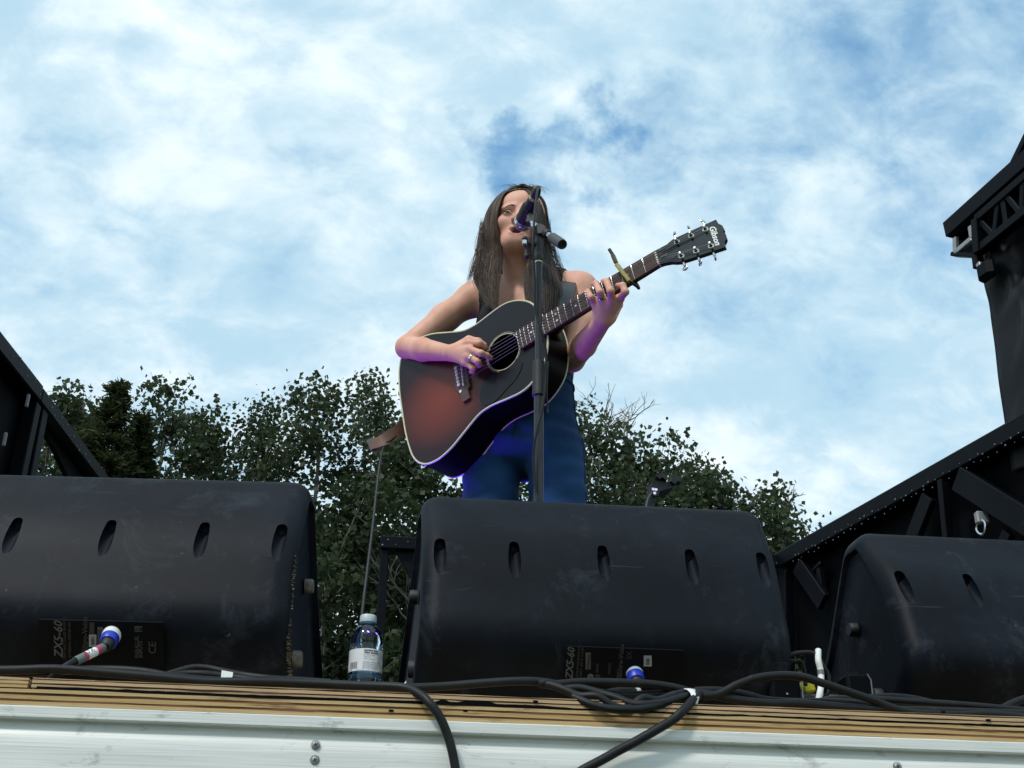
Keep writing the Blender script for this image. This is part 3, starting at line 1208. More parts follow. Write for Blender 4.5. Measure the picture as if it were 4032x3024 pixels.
TR = [
    ('aspen_tree', 'leafy aspen hidden mostly behind the left steel frame', 20, 1600, 11.0, 1.09, 'leaf_aspen', {}),
    ('aspen_tree', 'narrow aspen just right of the left frame rail', 248, 1515, 12.0, 0.72, 'leaf_aspen', {}),
    ('aspen_tree', 'small aspen spur between the narrow aspen and the spruce', 335, 1565, 12.6, 0.58, 'leaf_aspen', {}),
    ('aspen_tree', 'broad airy aspen right of the pointed spruce', 690, 1503, 12.4, 1.04, 'leaf_aspen', {'per': 30}),
    ('aspen_tree', 'low round aspen right of the broad airy aspen', 850, 1610, 11.8, 1.01, 'leaf_dark', {}),
    ('poplar_tree', 'dense dark poplar left of the two tall poplars', 1045, 1558, 12.8, 0.80, 'leaf_dark', {'per': 50}),
    ('poplar_tree', 'tall poplar with a forked top left of the guitar strap', 1250, 1520, 12.0, 0.87, 'leaf_aspen', {}),
    ('poplar_tree', 'tallest poplar standing left of the guitar body', 1470, 1452, 12.4, 0.90, 'leaf_aspen', {}),
    ('aspen_tree', 'aspen crown showing below the guitar body', 1680, 1760, 11.5, 1.16, 'leaf_dark', {}),
    ('aspen_tree', 'aspen crown behind the legs of the singer', 1980, 1700, 11.8, 1.16, 'leaf_dark', {}),
    ('aspen_tree', 'tall aspen at the right hip of the blue jeans', 2300, 1590, 12.0, 0.80, 'leaf_aspen', {}),
    ('aspen_tree', 'rounded aspen in front of the bare dead tree', 2500, 1700, 11.8, 1.1, 'leaf_aspen', {'ncl': 640, 'per': 46}),
    ('aspen_tree', 'aspen behind the black clamp above the centre monitor', 2690, 1810, 11.9, 1.0, 'leaf_aspen', {'ncl': 680, 'per': 48}),
    ('aspen_tree', 'low aspen above the right end of the centre monitor', 2860, 1920, 11.6, 0.85, 'leaf_aspen', {'ncl': 600, 'per': 42}),
    ('aspen_tree', 'separate aspen left of the right steel frame', 3040, 1915, 11.2, 0.72, 'leaf_aspen', {'per': 28}),
    ('aspen_tree', 'small sparse aspen against the sloping right rail', 3190, 2105, 11.4, 0.61, 'leaf_aspen', {'per': 26}),
    ('aspen_tree', 'dark undergrowth tree in the gap left of the water bottle', 1300, 1950, 10.2, 1.09, 'leaf_dark', {'ncl': 420}),
    ('aspen_tree', 'dark undergrowth tree in the gap right of the water bottle', 1640, 2010, 10.6, 1.09, 'leaf_dark', {'ncl': 360}),
]
for i, (nm, lb, x_, y_, Y_, rd, lf_, kw) in enumerate(TR):
    broad_tree(nm, lb, x_, y_, Y_, rd, 100 + i, lf_, size=(.046, .056, .05, .062, .052)[i % 5], **kw)
spruce('spruce_tree', 'dark pointed spruce above the left floor monitor', 467, 1512, 11.6, 1.5, 5)
spruce('spruce_tree', 'shorter spruce close on the right of the pointed spruce', 560, 1640, 11.9, 1.2, 6)
spruce('spruce_tree', 'low spruce between left frame and pointed spruce', 355, 1690, 11.7, 1.1, 8)
bare_tree('bare_tree', 'bare dead tree with pale twigs right of the singer', 2425, 1560, 12.6, 21, (2360, 1800), levels=4)
bare_tree('bare_tree', 'thin bare sapling right of the dead tree', 2495, 1650, 12.6, 23, (2465, 1790), levels=2)
bare_tree('bare_tree', 'bare twigs reaching up beside the separate right aspen', 3130, 1935, 11.3, 25, (3095, 2060), levels=3)
bare_tree('bare_tree', 'bare branching sapling right of the water bottle', 1600, 2250, 10.2, 27, (1655, 2600), levels=4)
# ------------------------------------------------------------------ floor monitors
def round_poly(corners, seg=6):
    out = []
    n = len(corners)
    for i in range(n):
        p = V(*corners[i][:2])
        r = corners[i][2]
        a = unit(V(*corners[i - 1][:2]) - p)
        c = unit(V(*corners[(i + 1) % n][:2]) - p)
        ang = math.acos(np.clip(a @ c, -1, 1))
        d = r / tan(ang / 2)
        p0, p1 = p + a * d, p + c * d
        for k in range(seg + 1):
            t = k / seg
            q = p0 * (1 - t) ** 2 + p * 2 * t * (1 - t) + p1 * t ** 2
            out.append(q)
    return np.array(out)


PROF = round_poly([(.100, 0, .015), (.000, .150, .085), (.052, .330, .35), (.150, .462, .024), (.205, .462, .024), (.45, .06, .03), (.43, 0, .012)], 8)
_d = np.r_[0, np.cumsum(np.linalg.norm(np.diff(np.vstack([PROF, PROF[:1]]), axis=0), axis=1))]
_t = np.linspace(0, _d[-1], 121)[:-1]
PROF0 = PROF
PROF = np.stack([np.interp(_t, _d, np.r_[PROF0[:, k], PROF0[0, k]]) for k in range(2)], 1)
CEN = V(.2, .2)


def cabinet_mesh(hw, wells):
    rings = []
    steps = [(-1, .040, .020), (-1, .020, .020), (-1, .012, .004), (-1, .004, .000), (-1, .0, .006), (-1, .004, .022), (-1, .016, .034)]
    prof = []
    er = .060
    seq = []
    seq.append((-hw + .012, .054))
    seq.append((-hw + .010, .039))
    seq.append((-hw, .034))
    for a in np.linspace(0, pi / 2, 6):
        seq.append((-hw + er * .55 * (1 - cos(a)) + .0, .030 * (1 - sin(a))))
    for x in np.linspace(-hw + er + .005, hw - er - .005, 46):
        seq.append((x, 0.0))
    for a in np.linspace(pi / 2, 0, 6):
        seq.append((hw - er * .55 * (1 - cos(a)), .030 * (1 - sin(a))))
    seq.append((hw, .034))
    seq.append((hw - .010, .039))
    seq.append((hw - .012, .054))
    for x, ins in seq:
        ring = []
        for y, z in PROF:
            d = CEN - V(y, z)
            L_ = np.linalg.norm(d)
            q = V(y, z) + d / L_ * min(ins, L_ * .6)
            tap = 1 - .03 * max(0, (q[1] - .12)) / .34 + .08 * q[0] / .335
            ring.append(V(x * tap, q[0], q[1]))
        rings.append(ring)
    mb = MB().strip(rings, True, True)
    me = mb.mesh('cabinet')
    fix_normals(me)
    ob = bpy.data.objects.new('cabinet_raw', me)
    col.objects.link(ob)
    ax = V(0, cos(radians(54)), sin(radians(54)))
    fr_ = PROF0[np.r_[9:36]]
    c = MB()
    for x, z in wells:
        yf = float(np.interp(z, fr_[:, 1], fr_[:, 0]))
        o_ = V(x, yf, z)
        prof_ = [(.0118, -.10)] + [(.0118, t_) for t_ in np.linspace(-.04, .040, 9)] + [(.0118 * cos(t_), .040 + .0118 * sin(t_)) for t_ in (.4, .8, 1.2)]
        c.lathe(prof_, o_, ax, 28, True)
    cm = c.mesh('cutter')
    fix_normals(cm)
    co = bpy.data.objects.new('cutter', cm)
    col.objects.link(co)
    md = ob.modifiers.new('wells', 'BOOLEAN')
    md.operation = 'DIFFERENCE'
    md.object = co
    md.solver = 'EXACT'
    dg = bpy.context.evaluated_depsgraph_get()
    res = bpy.data.meshes.new_from_object(ob.evaluated_get(dg))
    bpy.data.objects.remove(ob)
    bpy.data.objects.remove(co)
    return res


M['worn_edge'] = mat('worn_wood_edge', (.05, .04, .028), .9, c2=(.24, .19, .12), scale=120, bump=.8, bscale=300)
M['foot'] = mat('dirty_rubber_foot', (.05, .048, .045), .8, c2=(.24, .21, .16), scale=90)
WELLX = (-.303, -.166, 0, .166, .303)
cab_mesh = cabinet_mesh(.335, [(x, .300) for x in WELLX])


def monitor(label, x, y, yaw, side, deep=1.0):
    mw = Matrix.Translation((x, y, STZ)) @ Matrix.Rotation(yaw, 4, 'Z') @ Matrix.Diagonal((1, deep, 1, 1))
    t = thing('floor_monitor', label, 'loudspeaker', mat=mw, group='floor monitors along the stage edge')
    part(cab_mesh.copy(), 'cabinet', M['plastic'], t, True, 32)
    # grille on the performer's side
    g = MB()
    a, c = V(0, .222, .455), V(0, .448, .085)
    d = unit(c - a)
    g.box((a + c) / 2 + V(0, .012, .008), (.58, np.linalg.norm(c - a) * .92, .014), (V(1, 0, 0), d, np.cross(V(1, 0, 0), d)), .005)
    part(g, 'grille', M['panel_black'], t)
    for s in (-1, 1):
        for (fy, fz, r) in ((.135, .115, .016), (.34, .04, .015), (.20, .27, .014)):
            f = MB().lathe([(r, 0), (r, .012), (r * .85, .016), (r * .4, .016)], V(s * (.335 - .01 * max(0, fz - .12) / .34 + .1 * fy - .014), fy, fz), (s, 0, 0), 18)
            part(f, 'rubber_foot', M['foot'] if side == 'left' else M['rubber'], t, True)
    return t, mw


def local(mw, p):
    q = mw @ Vector(p)
    return V(q.x, q.y, q.z)


lc = P(405, 2300, 2.20)
mc = P(2361, 2300, 2.20)
mon_mid, mw_mid = monitor('scuffed black floor monitor standing in front of the singer', mc[0] + .009, 2.16, radians(-1.7), 'mid')
mon_l, mw_l = monitor('black floor monitor with a crumbling worn end left of the bottle', lc[0] - .012, 2.165, radians(-5), 'left')
mon_r, mw_r = monitor('cleaner black floor monitor cut off by the right picture edge', P(3560, 2300, 2.2)[0] + .330, 2.190, radians(-1.5), 'right', 1.25)
wn = MB()
rng = np.random.default_rng(3)
crumbs = [(rng.uniform(0, 1), rng.uniform(.25, 1.0), rng.normal(0, .002)) for _ in range(46)]
for k in range(640):
    ct_, cw_, cy_ = crumbs[rng.integers(0, len(crumbs))]
    t_ = float(np.clip(ct_ + rng.normal(0, .022), 0, 1))
    z_ = .015 + .27 * t_ ** 2.0
    wd_ = .0085 * (1.1 - .95 * t_) * cw_
    yf = np.interp(z_, [0, .05, .12, .15, .2, .3, .4], [.105, .075, .026, .020, .026, .048, .10]) + .014 + cy_ + rng.uniform(-1, 1) * wd_
    s_ = rng.uniform(.0014, .0042) * (1.15 - .6 * t_)
    wn.box((.3330 + rng.normal(0, .0016) + .08 * yf - .0100 * max(0, z_ - .12) / .34, yf, z_), (s_, s_, s_ * 1.6), (rng.normal(0, 1, 3), V(0, 1, .3), V(1, 0, 0)))
part(wn, 'worn_edge', M['worn_edge'], mon_l, kind='stuff', label='crumbling pale worn corner of the cabinet')

# lower rear face with the input panel: items are laid on that face
LF_A, LF_D = V(0, .012, .128), unit(V(0, .100 - .012, -.128 + .0))


def rear_face(mw, t):
    o = local(mw, (0, .0155, .108))
    dn = local(mw, (0, .0155 + LF_D[1], .108 + LF_D[2])) - o
    ex = local(mw, (1, .0155, .108)) - o
    nrm = unit(np.cross(ex, dn))
    if nrm[1] > 0:
        nrm = -nrm
    return o, ex, dn, nrm, plane_pt(o, nrm)


def to_local(mw, mb):
    inv = mw.inverted()
    mb.v = [tuple(inv @ Vector(p)) for p in mb.v]
    return mb


def panel_set(mw, t, corners, items):
    o, ex, dn, nrm, fp = rear_face(mw, t)
    up = -unit(dn)
    pts = [fp(*c, .0025) for c in corners]
    b_ = [q - nrm * .006 for q in pts]
    mb = MB().add(pts + b_, [(0, 1, 2, 3), (7, 6, 5, 4), (0, 1, 5, 4), (1, 2, 6, 5), (2, 3, 7, 6), (3, 0, 4, 7)])
    pan = part(to_local(mw, mb), 'input_panel', M['plastic_dark'], t)
    ORG[pan] = V(0, 0, 0)
    for it in items:
        kind = it[0]
        if kind == 'text':
            _, body, x, y, size, mt, shear = it
            mb = text_mb(body, size, fp(x, y, .0030), up, -ex, .0008, shear, bold=.0004)
            part(to_local(mw, mb), 'printed_text', M[mt], pan)
        elif kind == 'sticker':
            _, x0, y0_, x1, y1, mt = it
            q = [fp(x0, y0_, .0032), fp(x1, y0_, .0032), fp(x1, y1, .0032), fp(x0, y1, .0032)]
            bq = [k_ - nrm * .0008 for k_ in q]
            mb = MB().add(q + bq, [(0, 1, 2, 3), (7, 6, 5, 4), (0, 1, 5, 4), (1, 2, 6, 5), (2, 3, 7, 6), (3, 0, 4, 7)])
            part(to_local(mw, mb), 'sticker', M[mt], pan)
        elif kind == 'bars':
            _, x0, y0_, x1, y1, n, mt = it
            mb = MB()
            rg = np.random.default_rng(n)
            for i in range(n):
                t0 = (i + rg.uniform(.0, .3)) / n
                t1 = t0 + rg.uniform(.3, .6) / n
                q = [fp(x0, y0_ + (y1 - y0_) * t0, .0044), fp(x1, y0_ + (y1 - y0_) * t0, .0044), fp(x1, y0_ + (y1 - y0_) * t1, .0044), fp(x0, y0_ + (y1 - y0_) * t1, .0044)]
                mb.add(q, [(0, 1, 2, 3)])
            part(to_local(mw, mb), 'barcode', M[mt], pan, kind='stuff')
        elif kind == 'frame':
            _, x0, y0_, x1, y1, mt = it
            mb = MB().tube([fp(x0, y0_, .0034), fp(x1, y0_, .0034), fp(x1, y1, .0034), fp(x0, y1, .0034), fp(x0, y0_, .0034)], .0005, 4)
            part(to_local(mw, mb), 'printed_frame', M[mt], pan)
        elif kind == 'ring':
            _, x, y, r, mt = it
            mb = MB().lathe([(r, 0), (r * .75, .001), (r * .3, .001), (r * .2, .0012)], fp(x, y, .003), nrm, 16, False)
            part(to_local(mw, mb), 'screw_ring', M[mt], pan)
    return fp, up, ex, nrm


fpM, upM, exM, nM = panel_set(mw_mid, mon_mid, [(2232, 2545), (2690, 2562), (2690, 2735), (2222, 2720)], [
    ('text', 'ZX5-60', 2246, 2612, .018, 'print_grey', .25),
    ('text', 'ACTIVE STAGE MONITOR', 2276, 2612, .0055, 'print_faint', 0), ('text', '15 INCH  600 W  8 OHM', 2290, 2612, .0055, 'print_faint', 0),
    ('sticker', 2306, 2570, 2326, 2636, 'print_grey'), ('text', '0078840263', 2318, 2606, .0055, 'ink', 0),
    ('text', 'BIAMP', 2352, 2630, .006, 'print_faint', 0), ('text', 'PASSIVE', 2400, 2632, .006, 'print_faint', 0),
    ('text', 'Electro-Voice', 2444, 2604, .0115, 'print_dim', 0), ('text', 'SX', 2478, 2580, .012, 'print_faint', 0),
    ('frame', 2430, 2640, 2450, 2662, 'print_dim'), ('text', 'EV', 2440, 2651, .012, 'print_dim', .2),
    ('sticker', 2535, 2582, 2566, 2624, 'label_white'), ('bars', 2544, 2592, 2558, 2618, 9, 'ink'),
    ('frame', 2531, 2632, 2552, 2664, 'print_faint'),
    ('ring', 2325, 2665, .0055, 'print_grey'), ('ring', 2353, 2666, .0050, 'print_faint')])
fpL, upL, exL, nL = panel_set(mw_l, mon_l, [(152, 2440), (640, 2452), (650, 2640), (158, 2640)], [
    ('text', 'ZX5-60', 232, 2518, .020, 'print_grey', .25),
    ('text', 'TWO WAY STAGE MONITOR', 256, 2510, .006, 'print_faint', 0), ('text', 'INTERNAL LIMITER 600 W', 275, 2510, .006, 'print_faint', 0),
    ('text', 'Electro-Voice', 336, 2506, .0125, 'print_dim', 0), ('frame', 325, 2550, 352, 2574, 'print_dim'), ('text', 'EV', 338, 2562, .014, 'print_dim', .2),
    ('sticker', 352, 2452, 371, 2496, 'print_dim'), ('sticker', 350, 2499, 379, 2547, 'label_white'), ('bars', 358, 2507, 372, 2540, 10, 'ink'),
    ('sticker', 384, 2470, 404, 2543, 'print_grey'), ('text', '0078M40206', 394, 2510, .0055, 'ink', 0),
    ('frame', 531, 2468, 559, 2487, 'print_grey'), ('sticker', 533, 2470, 552, 2485, 'print_dim'),
    ('text', 'PARALLEL', 540, 2546, .0088, 'print_dim', 0), ('text', 'INPUTS', 555, 2556, .0088, 'print_dim', 0),
    ('text', 'CE', 602, 2550, .018, 'print_dim', 0)])


def plug_cable(name, label, sock, nrm, pts, r=.0062):
    """locking plug in the panel socket with its cable; pts from plug outwards"""
    t = thing(name, label, 'cable', tuple(pts[-1]))
    p0, p1 = np.asarray(sock[0]), np.asarray(sock[1])
    a = unit(p1 - p0)
    L_ = np.linalg.norm(p1 - p0)
    part(MB().lathe([(.0135, -.008), (.0150, .0), (.0160, L_ * .25), (.0158, L_ * .58), (.0152, L_ * .60)], p0, a, 22), 'plug_collar', M['white_tape'], t, True)
    part(MB().lathe([(.0150, L_ * .58), (.0156, L_ * .62), (.0152, L_ * .86), (.0138, L_ * .96)], p0, a, 22), 'plug_ring', M['blue_plastic'], t, True)
    part(MB().lathe([(.0115, L_ * .95), (.0105, L_ * 1.15), (.0075, L_ * 1.35)], p0, a, 16), 'plug_boot', M['rubber'], t, True)
    c = catmull([p0 + a * L_ * 1.2] + list(pts), 8)
    part(MB().tube(c, r, 10), 'sheath', M['cable'], t, True)
    return t, c


def sleeves(t, curve, spans, r):
    d = np.r_[0, np.cumsum(np.linalg.norm(np.diff(curve, axis=0), axis=1))]
    for s0, s1, mt, nm in spans:
        q = [np.array([np.interp(s, d, curve[:, k]) for k in range(3)]) for s in np.linspace(s0, s1, 5)]
        part(MB().tube(q, r, 12), nm, M[mt], t, True)


s0, s1 = P(450, 2480, 2.178), P(424, 2534, 2.150)
tL, cL = plug_cable('speaker_cable', 'speaker cable with blue plug and pink taped sleeve in left monitor', (s0, s1), nL,
                    [P(400, 2553, 2.11), P(330, 2588, 2.075), P(270, 2618, 2.055), P(225, 2650, 2.05), P(180, 2690, 2.055)])
sleeves(tL, cL, [(.034, .046, 'grey_tape', 'sleeve'), (.046, .056, 'pink_tape', 'sleeve'), (.056, .078, 'white_tape', 'sleeve'), (.078, .085, 'pink_tape', 'sleeve'), (.085, .102, 'grey_tape', 'sleeve')], .0076)
for i, (ch, s_) in enumerate((('0 2 8', .0), ('A 1 N', .1))):
    pc = P(338 + i * 4, 2584 + i * 6 - 5, 2.072)
    pd = P(368 + i * 4, 2568 + i * 6 - 5, 2.072)
    mb = text_mb(ch, .0072, (pc + pd) / 2 + V(0, -.0085, 0), pd - pc, np.cross(V(0, -1, 0), unit(pd - pc)), .0)
    part(mb, 'sleeve_print', M['ink'], tL)
s0, s1 = P(2488, 2620, 2.198), P(2507, 2684, 2.172)
tM, cM = plug_cable('speaker_cable', 'speaker cable with white and blue plug in the centre monitor', (s0, s1), nM,
                    [P(2514, 2715, 2.12), P(2500, 2722, 2.09), P(2470, 2718, 2.075), P(2420, 2722, 2.07), P(2360, 2735, 2.06)])
sleeves(tM, cM, [(.075, .090, 'white_tape', 'sleeve'), (.070, .075, 'pink_tape', 'sleeve')], .0076)

# ------------------------------------------------------------------ cables along the stage edge
z3 = lambda a, b: (2100 + a / 2.458, 2450 + b / 2.458)
z5 = lambda a, b: (2950 + a / 2.044, 2400 + b / 2.044)
z4 = lambda a, b: (0 + a / 2.458, 2400 + b / 2.458)
z9 = lambda a, b: (800 + a / 1.7015, 2600 + b / 1.7015)
FY = EDGE - .016          # just in front of the fascia


def cable(label, pts, r=.0064, Y=2.03, group='cables lying along the stage edge'):
    w = []
    for q in pts:
        yy = q[2] if len(q) > 2 else Y
        p = P(q[0], q[1], yy)
        if yy > EDGE and p[2] < STZ + r:
            p[2] = STZ + r
        w.append(p)
    c = catmull(w, 9)
    i0 = len(c) // 2
    return solo(MB().tube(c, r, 10), 'stage_cable', M['cable'], label, 'cable', tuple(c[i0]), group, True)


cable('long black cable from left edge that drops over the fascia at centre',
      [(-120, 2640), (60, 2638), (220, 2634), (430, 2650), (620, 2666), (820, 2684), (1000, 2684), (1200, 2690), (1380, 2698, 2.02), (1500, 2702, 2.01),
       (1590, 2708, 1.998), (1650, 2732, 1.98), (1695, 2772, FY - .004), (1735, 2830, FY - .006), (1764, 2900, FY - .004), (1785, 2980, FY - .004), (1800, 3080, FY - .004), (1806, 3200, FY)], .0070)
cable('black cable lying behind the long cable at the left corner',
      [(-120, 2650, 2.06), (100, 2648, 2.06), (260, 2640, 2.06), (430, 2637, 2.06), (560, 2645, 2.05), (700, 2668, 2.045), (900, 2682, 2.05), (1100, 2678, 2.06), (1300, 2690, 2.06)], .0068)
cable('looped black cable rising to the white tape flag left of the bottle',
      [(640, 2664, 2.08), (700, 2645, 2.085), (760, 2630, 2.09), (820, 2632, 2.09), (880, 2645, 2.085), (960, 2660, 2.08), (1060, 2672, 2.07), (1180, 2682, 2.07)], .0062)
cable('lower black cable under the white tape flag left of the bottle',
      [(640, 2670, 2.05), (720, 2655, 2.06), (800, 2654, 2.06), (890, 2664, 2.06), (1000, 2678, 2.05), (1120, 2688, 2.04)], .0062)
cable('black cable running under the bottle to the coiled bundle',
      [(900, 2690, 2.045), (1150, 2690, 2.05), (1400, 2700, 2.05), (1600, 2708, 2.05), (1750, 2702, 2.05), (1900, 2690, 2.045), (2040, 2682, 2.04), (2140, 2686, 2.04), (2200, 2700, 2.035)], .0070)
cable('top strand of the coiled cable bundle below the centre monitor',
      [z3(60, 600), z3(130, 585), z3(230, 600), z3(450, 582), z3(800, 585), z3(1100, 598), z3(1350, 632), z3(1510, 672), z3(1700, 700), z3(1900, 735), z3(2050, 762), z3(2300, 785), (3150, 2770), (3400, 2790), (3700, 2800), (4100, 2812)], .0070, 2.025)
cable('left strand of the coiled bundle curving down over the plywood edge',
      [z3(60, 590) + (2.03,), z3(180, 612) + (2.02,), z3(300, 655) + (2.01,), z3(450, 715) + (2.00,), z3(620, 775) + (1.99,), z3(780, 815) + (1.985,), z3(920, 830) + (1.985,), z3(1060, 812) + (1.99,), z3(1200, 765) + (2.0,), z3(1360, 705) + (2.01,), z3(1520, 675) + (2.02,)], .0068)
cable('middle strand of the coiled bundle sagging below the others',
      [z3(300, 645) + (2.02,), z3(460, 640) + (2.015,), z3(650, 690) + (2.005,), z3(800, 750) + (1.995,), z3(950, 790) + (1.985,), z3(1100, 797) + (1.98,), z3(1250, 780) + (1.985,), z3(1400, 740) + (1.995,), z3(1530, 705) + (2.01,)], .0068)
cable('lowest strand of the coiled bundle against the upper plywood plies',
      [z3(380, 730) + (1.995,), z3(560, 795) + (1.98,), z3(740, 838) + (1.972,), z3(900, 845) + (1.970,), z3(1060, 838) + (1.974,), z3(1250, 790) + (1.985,), z3(1420, 730) + (2.0,), z3(1560, 700) + (2.01,)], .0064)
cable('straight inner strand of the coiled bundle behind the sagging strands',
      [z3(500, 650), z3(700, 690), z3(900, 705), z3(1150, 700), z3(1350, 690), z3(1560, 700), z3(1800, 715), z3(2100, 775), (3080, 2772), (3250, 2780)], .0068, 2.035)
cable('black cable hanging from the white taped bundle over the fascia',
      [z3(1600, 690) + (2.005,), z3(1560, 735) + (1.995,), z3(1510, 790) + (1.982,), z3(1440, 865) + (FY,), z3(1350, 945) + (FY - .003,), z3(1200, 1035) + (FY - .004,), z3(1000, 1150) + (FY - .003,), z3(820, 1245) + (FY - .002,), z3(660, 1335) + (FY - .002,), z3(480, 1430) + (FY - .002,), z3(380, 1500) + (FY - .002,)], .0074)
cable('black cable arching up right of the bundle towards the yellow plug',
      [z3(1640, 715), z3(1760, 705), z3(1850, 670), z3(1960, 610), z3(2090, 560), (2960, 2674), (3020, 2663), (3090, 2659), (3160, 2666), (3240, 2690), (3340, 2724), (3440, 2758), (3510, 2786), (3590, 2806), (3700, 2815)], .0068, 2.02)
cable('black cable leaving the bundle flat towards the right monitor',
      [z3(1560, 665), z3(1650, 660), z3(1800, 662), z3(1950, 680), z3(2100, 712), (3010, 2755), (3120, 2764), (3260, 2764), (3400, 2772), (3520, 2800), (3650, 2822)], .0066, 2.045)
cable('thin black cable along the foot of the right monitor',
      [(3200, 2770, 2.06), (3290, 2752, 2.065), (3480, 2756, 2.065), (3640, 2766, 2.06), (3840, 2780, 2.05), (4120, 2806, 2.05)], .0062)
cable('short black cable curling before the right monitor corner',
      [(3420, 2746, 2.09), (3500, 2742, 2.09), (3580, 2748, 2.09), (3650, 2762, 2.085), (3740, 2790, 2.07)], .0058)
cable('black cable rising at the far right picture edge',
      [(3930, 2798, 2.06), (3960, 2782, 2.06), (3995, 2765, 2.065), (4060, 2745, 2.07), (4150, 2730, 2.08)], .0066)
cable('lower black cable on the right edge of the plywood',
      [(3720, 2826, 2.02), (3800, 2814, 2.02), (3900, 2812, 2.02), (4040, 2824, 2.015), (4150, 2830, 2.015)], .0066)


def tape_flag(label, pts, Y, th=.0012):
    a = [P(x, y, yy) for x, y, yy in pts]
    n = len(a)
    b_ = [q + V(0, th, 0) for q in a]
    mb = MB().add(a + b_, [tuple(range(n)), tuple(range(n, 2 * n))[::-1]] + [(i, (i + 1) % n, n + (i + 1) % n, n + i) for i in range(n)])
    return solo(mb, 'tape_flag', M['white_tape'], label, 'tape', tuple(a[0]))


tape_flag('square white tape flag on the cables left of the bottle', [(873, 2639, 2.045), (918, 2647, 2.045), (912, 2680, 2.042), (869, 2677, 2.042)], 2.04)
tape_flag('tiny white paper scrap between bottle and centre monitor', [(1600, 2680, 2.12), (1597, 2702, 2.12), (1585, 2704, 2.12), (1583, 2698, 2.12)], 2.1)
# tape wrapped round the bundle
rg_ = []
for k, (xa, ya, xb, yb, yy) in enumerate([(1455, 640, 1560, 645, 2.012), (1490, 650, 1590, 668, 2.002), (1515, 675, 1606, 700, 1.994), (1530, 710, 1606, 735, 1.989), (1535, 745, 1590, 790, 1.986), (1525, 800, 1582, 786, 1.987)]):
    rg_.append([P(*z3(xa, ya), yy), P(*z3((xa + xb) / 2, (ya + yb) / 2 - 3), yy - .003), P(*z3(xb, yb), yy)])
mb = MB().strip(rg_, False)
o = solo(mb, 'tape_wrap', M['white_tape'], 'white tape wrapped round the coiled cable bundle', 'tape', tuple(rg_[0][0]), None, True)
md = o.modifiers.new('thickness', 'SOLIDIFY')
md.thickness = .0015

# ------------------------------------------------------------------ bits between the centre and the right monitor
jb = P(3100, 2750, 2.20)
t = thing('junction_box', 'small black box with a bright rim right of the centre monitor', 'box', (jb[0], 2.2, STZ))
part(MB().box((jb[0] - .006, 2.21, STZ + .055), (.058, .05, .110), bev=.008), 'housing', M['panel_black'], t, True)
part(MB().tube([V(jb[0] + .024, 2.185, STZ + .01), V(jb[0] + .024, 2.185, STZ + .095), V(jb[0] + .018, 2.185, STZ + .108), V(jb[0] - .03, 2.185, STZ + .104)], .0012, 5), 'rim', M['rivet'], t)
part(MB().lathe([(.002, 0), (.0012, .001)], P(3100, 2732, 2.184), (0, -1, 0), 8), 'indicator', M['label_white'], t)
bx = P(3450, 2745, 2.16)
t = thing('metal_case', 'thin edged dark metal case before the right monitor', 'case', (bx[0] - .06, 2.18, STZ))
part(MB().box((bx[0] - .022, 2.2, STZ + .055), (.046, .05, .11), bev=.006), 'housing', M['panel_black'], t, True)
part(MB().tube([V(bx[0] + .0, 2.174, STZ + .02), V(bx[0] + .0, 2.174, STZ + .098), V(bx[0] - .006, 2.174, STZ + .109)], .0012, 5), 'rim', M['rivet'], t)
kp = P(3300, 2760, 2.26)
M['speck'] = mat('speckled_grey', (.02, .02, .021), .9, c2=(.10, .10, .10), scale=700)
t = solo(MB().box((kp[0] - .02, 2.275, STZ + .045), (.15, .04, .09), bev=.006), 'foam_block', M['speck'], 'speckled grey foam block under the yellow plug', 'block', (kp[0], 2.275, STZ))
yp = P(3180, 2708, 2.27)
t = thing('yellow_plug', 'yellow cable plug between the centre and right monitors', 'plug', (yp[0], 2.27, yp[2]))
part(MB().box(yp, (.024, .02, .022), (V(1, 0, .25), V(0, 1, 0), V(-.25, 0, 1)), .004), 'body', M['yellow'], t)
part(MB().box(yp + V(-.016, 0, .002), (.014, .018, .012), bev=.003), 'latch', M['yellow'], t)
wc = [P(3222, 2560, 2.20), P(3222, 2600, 2.19), P(3231, 2640, 2.19), P(3233, 2690, 2.185), P(3228, 2730, 2.18), P(3219, 2765, 2.18), P(3200, 2800, 2.18)]
t = thing('white_cable', 'pale grey taped cable standing up by the right monitor', 'cable', tuple(wc[-1]))
c_ = catmull(wc, 8)
part(MB().tube(c_, .0058, 10), 'sheath', M['white_tape'], t, True)
for i0 in (16, 24):
    part(MB().tube(c_[i0:i0 + 4], .0064, 10), 'sleeve', M['grey_tape'], t, True)
cable('small black wire arch left of the pale grey cable', [(3075, 2625, 2.2), (3082, 2597, 2.2), (3110, 2581, 2.2), (3150, 2571, 2.2), (3195, 2571, 2.2), (3222, 2586, 2.195), (3240, 2620, 2.19), (3262, 2660, 2.19), (3262, 2720, 2.19), (3235, 2765, 2.19)], .0042, group='thin wires right of the centre monitor')
cable('double hooped thin wire below the small wire arch', [(3105, 2660, 2.22), (3105, 2625, 2.22), (3116, 2604, 2.22), (3130, 2606, 2.22), (3145, 2602, 2.22), (3160, 2614, 2.22), (3170, 2650, 2.22), (3172, 2700, 2.22)], .0036, group='thin wires right of the centre monitor')

